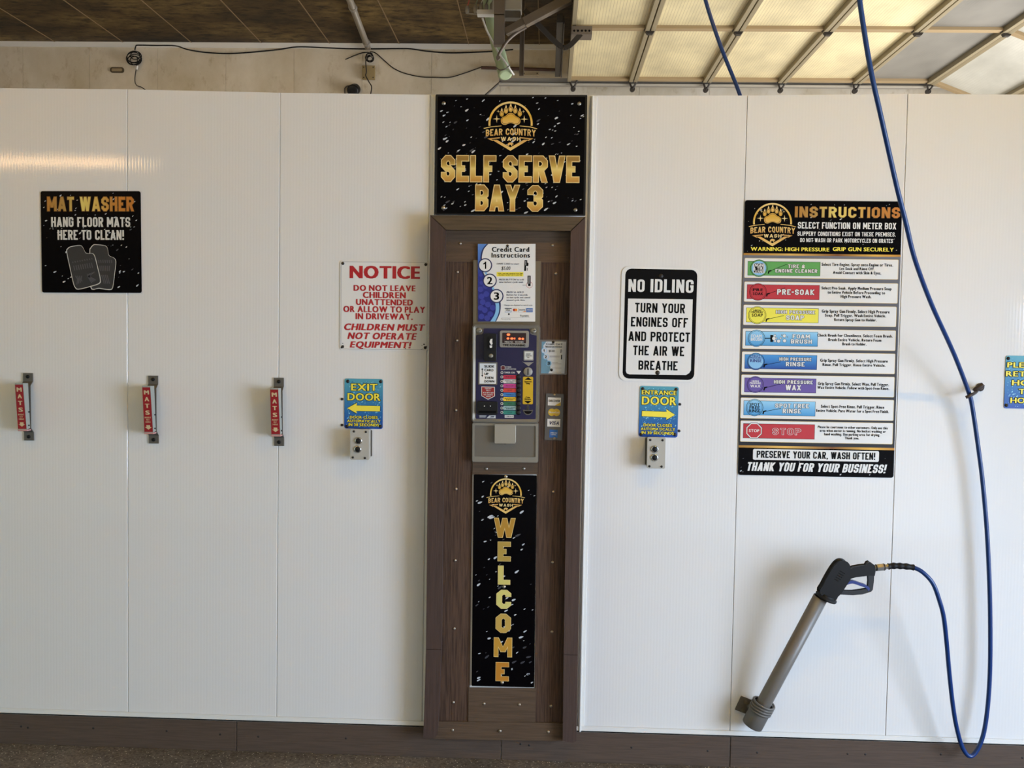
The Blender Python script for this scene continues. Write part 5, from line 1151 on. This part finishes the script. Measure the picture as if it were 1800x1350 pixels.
m = MB(); p = P(846, 119, 4.66); p2 = P(981, 123, 4.66); m.tube([p, p2], .014, 10)
tag(m.build('brown_pipe', mat('pipe_brown', (76, 52, 42), .6)), 'rusty brown pipe along the far wall behind the green wrapped pipe', 'pipe')
m = MB(); m.tube([q(881, 143, 4.535), q(845, 175, 4.5), (P(845, 175, 4.5).x - .25, 4.5, P(845, 175, 4.5).z - .35)], .010, 8)
tag(m.build('brace_rod', 'dark_steel'), 'thin steel rod slanting down from the end of the door track', 'rod')
def plate(name, label, cat, x0, y0, x1, y1, mt, d=.04, Y=BACK):
    a, c = P(x0, y1, Y), P(x1, y0, Y); r = thing(name, label, cat, ((a.x + c.x) / 2, Y, (a.z + c.z) / 2))
    m = MB(); m.box(a.x, c.x, Y - d, Y, a.z, c.z); m.build('body', mt, r, world=True, bevel=.004)
    m = MB(); m.box(a.x - .004, c.x + .004, Y - d - .006, Y - d, a.z - .004, c.z + .004); m.build('cover', mt, r, world=True, bevel=.003)
    for sx in (a.x + .012, c.x - .012):
        for sz in (a.z + .012, c.z - .012): m = MB(); m.lathe((sx, Y - d - .006, sz), (0, -1, 0), [(0, .006), (.003, .004)], 8); m.build('screw', 'dark_screw', r, world=True)
plate('junction_box', 'square tan junction box on the far wall under the ceiling pipe', 'junction box', 638.5, 118.5, 660, 141, mat('tan_box', (150, 132, 92), .6))
plate('junction_box', 'beige double wall box behind the perforated bar above the track', 'junction box', 919, 123, 947, 134, mat('beige_box', (176, 162, 136), .6))
a = P(206.5, 123.5, BACK); m = MB(); w_, h_ = 24 * 8.51 / FPX, 9 * 8.51 / FPX
m.prism(rrect(a.x, a.z, w_, h_, h_ * .4), BACK - .012, BACK); m.prism(rrect(a.x, a.z, w_ - .03, h_ - .022, .006), BACK - .014, BACK - .012, 1)
tag(m.build('wall_cover', [mat('cover_brown', (74, 62, 44), .5), mat('cover_tan', (146, 130, 100), .5)], bevel=.002), 'small brown rimmed oval cover plate on the far wall near the coiled cable', 'cover plate')
fl = thing('wall_camera', 'small black round camera on the far wall peeking over the partition', 'wall camera', q(620, 158, BACK))  # black lens on a cord, read as a camera; gives no light
m = MB(); c = P(624, 157, BACK); m.lathe((c.x, BACK, c.z), (0, -1, -.35), [(0, .05), (.03, .05), (.05, .045), (.11, .05), (.115, .04), (.11, .002)], 16); m.build('head', 'black_plastic', fl, world=True)
m = MB(); m.tube(spline([q(607, 168, BACK - .02), q(606, 156, BACK - .02), q(612, 151, BACK - .02), q(621, 153, BACK - .03)], 4), .006, 8); m.build('cord', 'dark_steel', fl, world=True)
def cable(name, label, cat, pts, r, mt, Y=BACK - .012, sm=5):
    m = MB(); m.tube(spline([q(x, y, Y) for x, y in pts], sm), r, 8); return tag(m.build(name, mt), label, cat)
cable('cable', 'black cable sagging along the top of the far wall under the ceiling', 'cable', [(237, 88), (239, 81), (243, 79.5), (275, 80), (308, 80.5), (330, 87), (360, 92), (400, 94), (440, 92), (490, 87), (523, 82.5), (570, 84), (610, 85.5), (650, 86), (700, 85.5), (723, 86), (750, 90), (790, 93), (830, 92), (870, 90), (902, 87)], .0055, 'black_rubber')
cable('cable', 'thin dark cable hanging in an arc between the ceiling pipe and the rusty pipe', 'cable', [(650, 91), (660, 93), (675, 106), (692, 120), (712, 129), (740, 135), (765, 136), (790, 136), (815, 129), (846, 118)], .0042, 'black_rubber')
cable('cable', 'short stiff black wire end sticking out left of the ceiling pipe', 'cable', [(607, 104.5), (622, 98), (636, 93), (648, 92)], .004, 'black_rubber')
cable('cable', 'thin two-tone cable dropping past the tan junction box to the partition', 'cable', [(645, 97), (643, 108), (644, 126), (643, 133), (648, 143), (653, 152), (652, 163), (650, 172)], .005, 'dark_screw', BACK - .06)
def coil(label, cx, cy, rx, ry, n, r, Y, tail):
    rnd = random.Random(int(cx)); pts = []
    for i in range(n * 10):
        t = i / 10; a = 2 * math.pi * t; k = 1 + .22 * math.sin(t * 2.3 + 1); dx, dy = .2 * rx * math.sin(t * 1.7), .5 * ry * math.sin(t * 1.1)
        pts.append(q(cx + dx + rx * k * math.cos(a), cy + dy + ry * k * math.sin(a), Y - .012 * (i % 7) / 7 - .004 * t))
    pts += [q(x, y, Y) for x, y in tail]
    r_ = thing('cable_coil', label, 'cable coil', q(cx, cy, BACK)); m = MB(); m.tube(spline(pts, 2), r, 7); m.build('loops', 'black_rubber', r_, world=True); return r_
c1_ = coil('bundle of coiled black cable hung on the far wall at the upper left', 236, 102, 11, 9, 7, .0038, BACK - .03, [(240, 118), (238, 130), (237, 142), (240, 150), (248, 153), (256, 158)])
m = MB(); p = P(241, 116, BACK - .06); m.tube([p, P(240, 122, BACK - .06)], .010, 8); m.build('plug', 'soft_white', c1_, world=True)
coil('small loop of black cable hanging under the end of the ceiling pipe', 650, 101, 6, 6, 4, .0038, BACK - .03, [(646, 100), (646, 108)])
m = MB(); za = CEIL - .04; p0 = PZ(592, -60, za); p1 = P(647, 88, BACK - .03); m.tube([p0, (p1.x, BACK - .06, za), (p1.x + .003, BACK - .055, za - .03)], .026, 12)
pc = thing('conduit', 'pale grey pipe running along the ceiling to the far wall', 'pipe', tuple(p0)); m.build('pipe', mat('conduit_grey', (150, 142, 128), .5, .2), pc, world=True)
for t in (.45, .93):
    p = Vector(p0).lerp(Vector((p1.x, BACK - .03, za)), t); m = MB(); m.lathe(p - Vector((0, .02, 0)), (0, 1, 0), [(0, .033), (.04, .033)], 12); m.build('clamp', 'aluminium', pc, world=True)
h2 = [(1218, -120, .36), (1228, -60, .38), (1240, 0, .40), (1267, 82, .42), (1300, 165, .44), (1330, 260, .45), (1350, 360, .45), (1360, 480, .44), (1362, 640, .42)]
m = MB(); m.tube(spline([(P(1205, -220, .34).x, .34, CEIL)] + [tuple(P(x, y, Y)) for x, y, Y in h2], 5), .0085, 10)
tag(m.build('pressure_hose', 'hose_blue'), 'second blue hose dropping behind the top of the partition', 'hose')
# strip lamps: the rear one is what the glossy panels mirror, the ceiling ones are unseen fills added to brighten
mat('tube_glow', (255, 216, 160), .4, emit=GLOW_REAR); mat('fill_glow_near', (255, 200, 66), .4, emit=GLOW_NEAR); mat('fill_glow_side', (255, 206, 60), .4, emit=GLOW_SIDE); mat('fill_glow_far', (255, 232, 196), .4, emit=GLOW_FAR)
def strip_lamp(label, c, length, glow, down):
    sl = thing('strip_light', label, 'lamp', c); x, y, z = c; m = MB()
    if down: m.box(x - length / 2, x + length / 2, y - .06, y + .06, z, z + .06)
    else: m.box(x - length / 2, x + length / 2, y, y + .06, z - .06, z + .06)
    m.build('housing', 'white_trim', sl, world=True, bevel=.004)
    for d in (-.019, .019):
        m = MB(); a = (x - length / 2 + .04, y + (d if down else .085), z + (-.025 if down else d)); m.tube([a, (x + length / 2 - .04, a[1], a[2])], .016, 8); m.build('tube', glow, sl, world=True)
strip_lamp('long strip lamp high on the wall behind the viewer', (-4.50, REAR, 3.215), 1.75, 'tube_glow', False)
strip_lamp('added warm fill lamp, unseen, above the mat clips', (-2.6, -2.1, CEIL - .06), 1.5, 'fill_glow_near', True)
strip_lamp('added warm fill lamp, unseen, above the instruction board', (1.7, -2.1, CEIL - .06), 1.5, 'fill_glow_side', True)
strip_lamp('added fill lamp, unseen, in the bay beyond the partition', (-3.2, 2.2, CEIL - .06), 1.5, 'fill_glow_far', True)
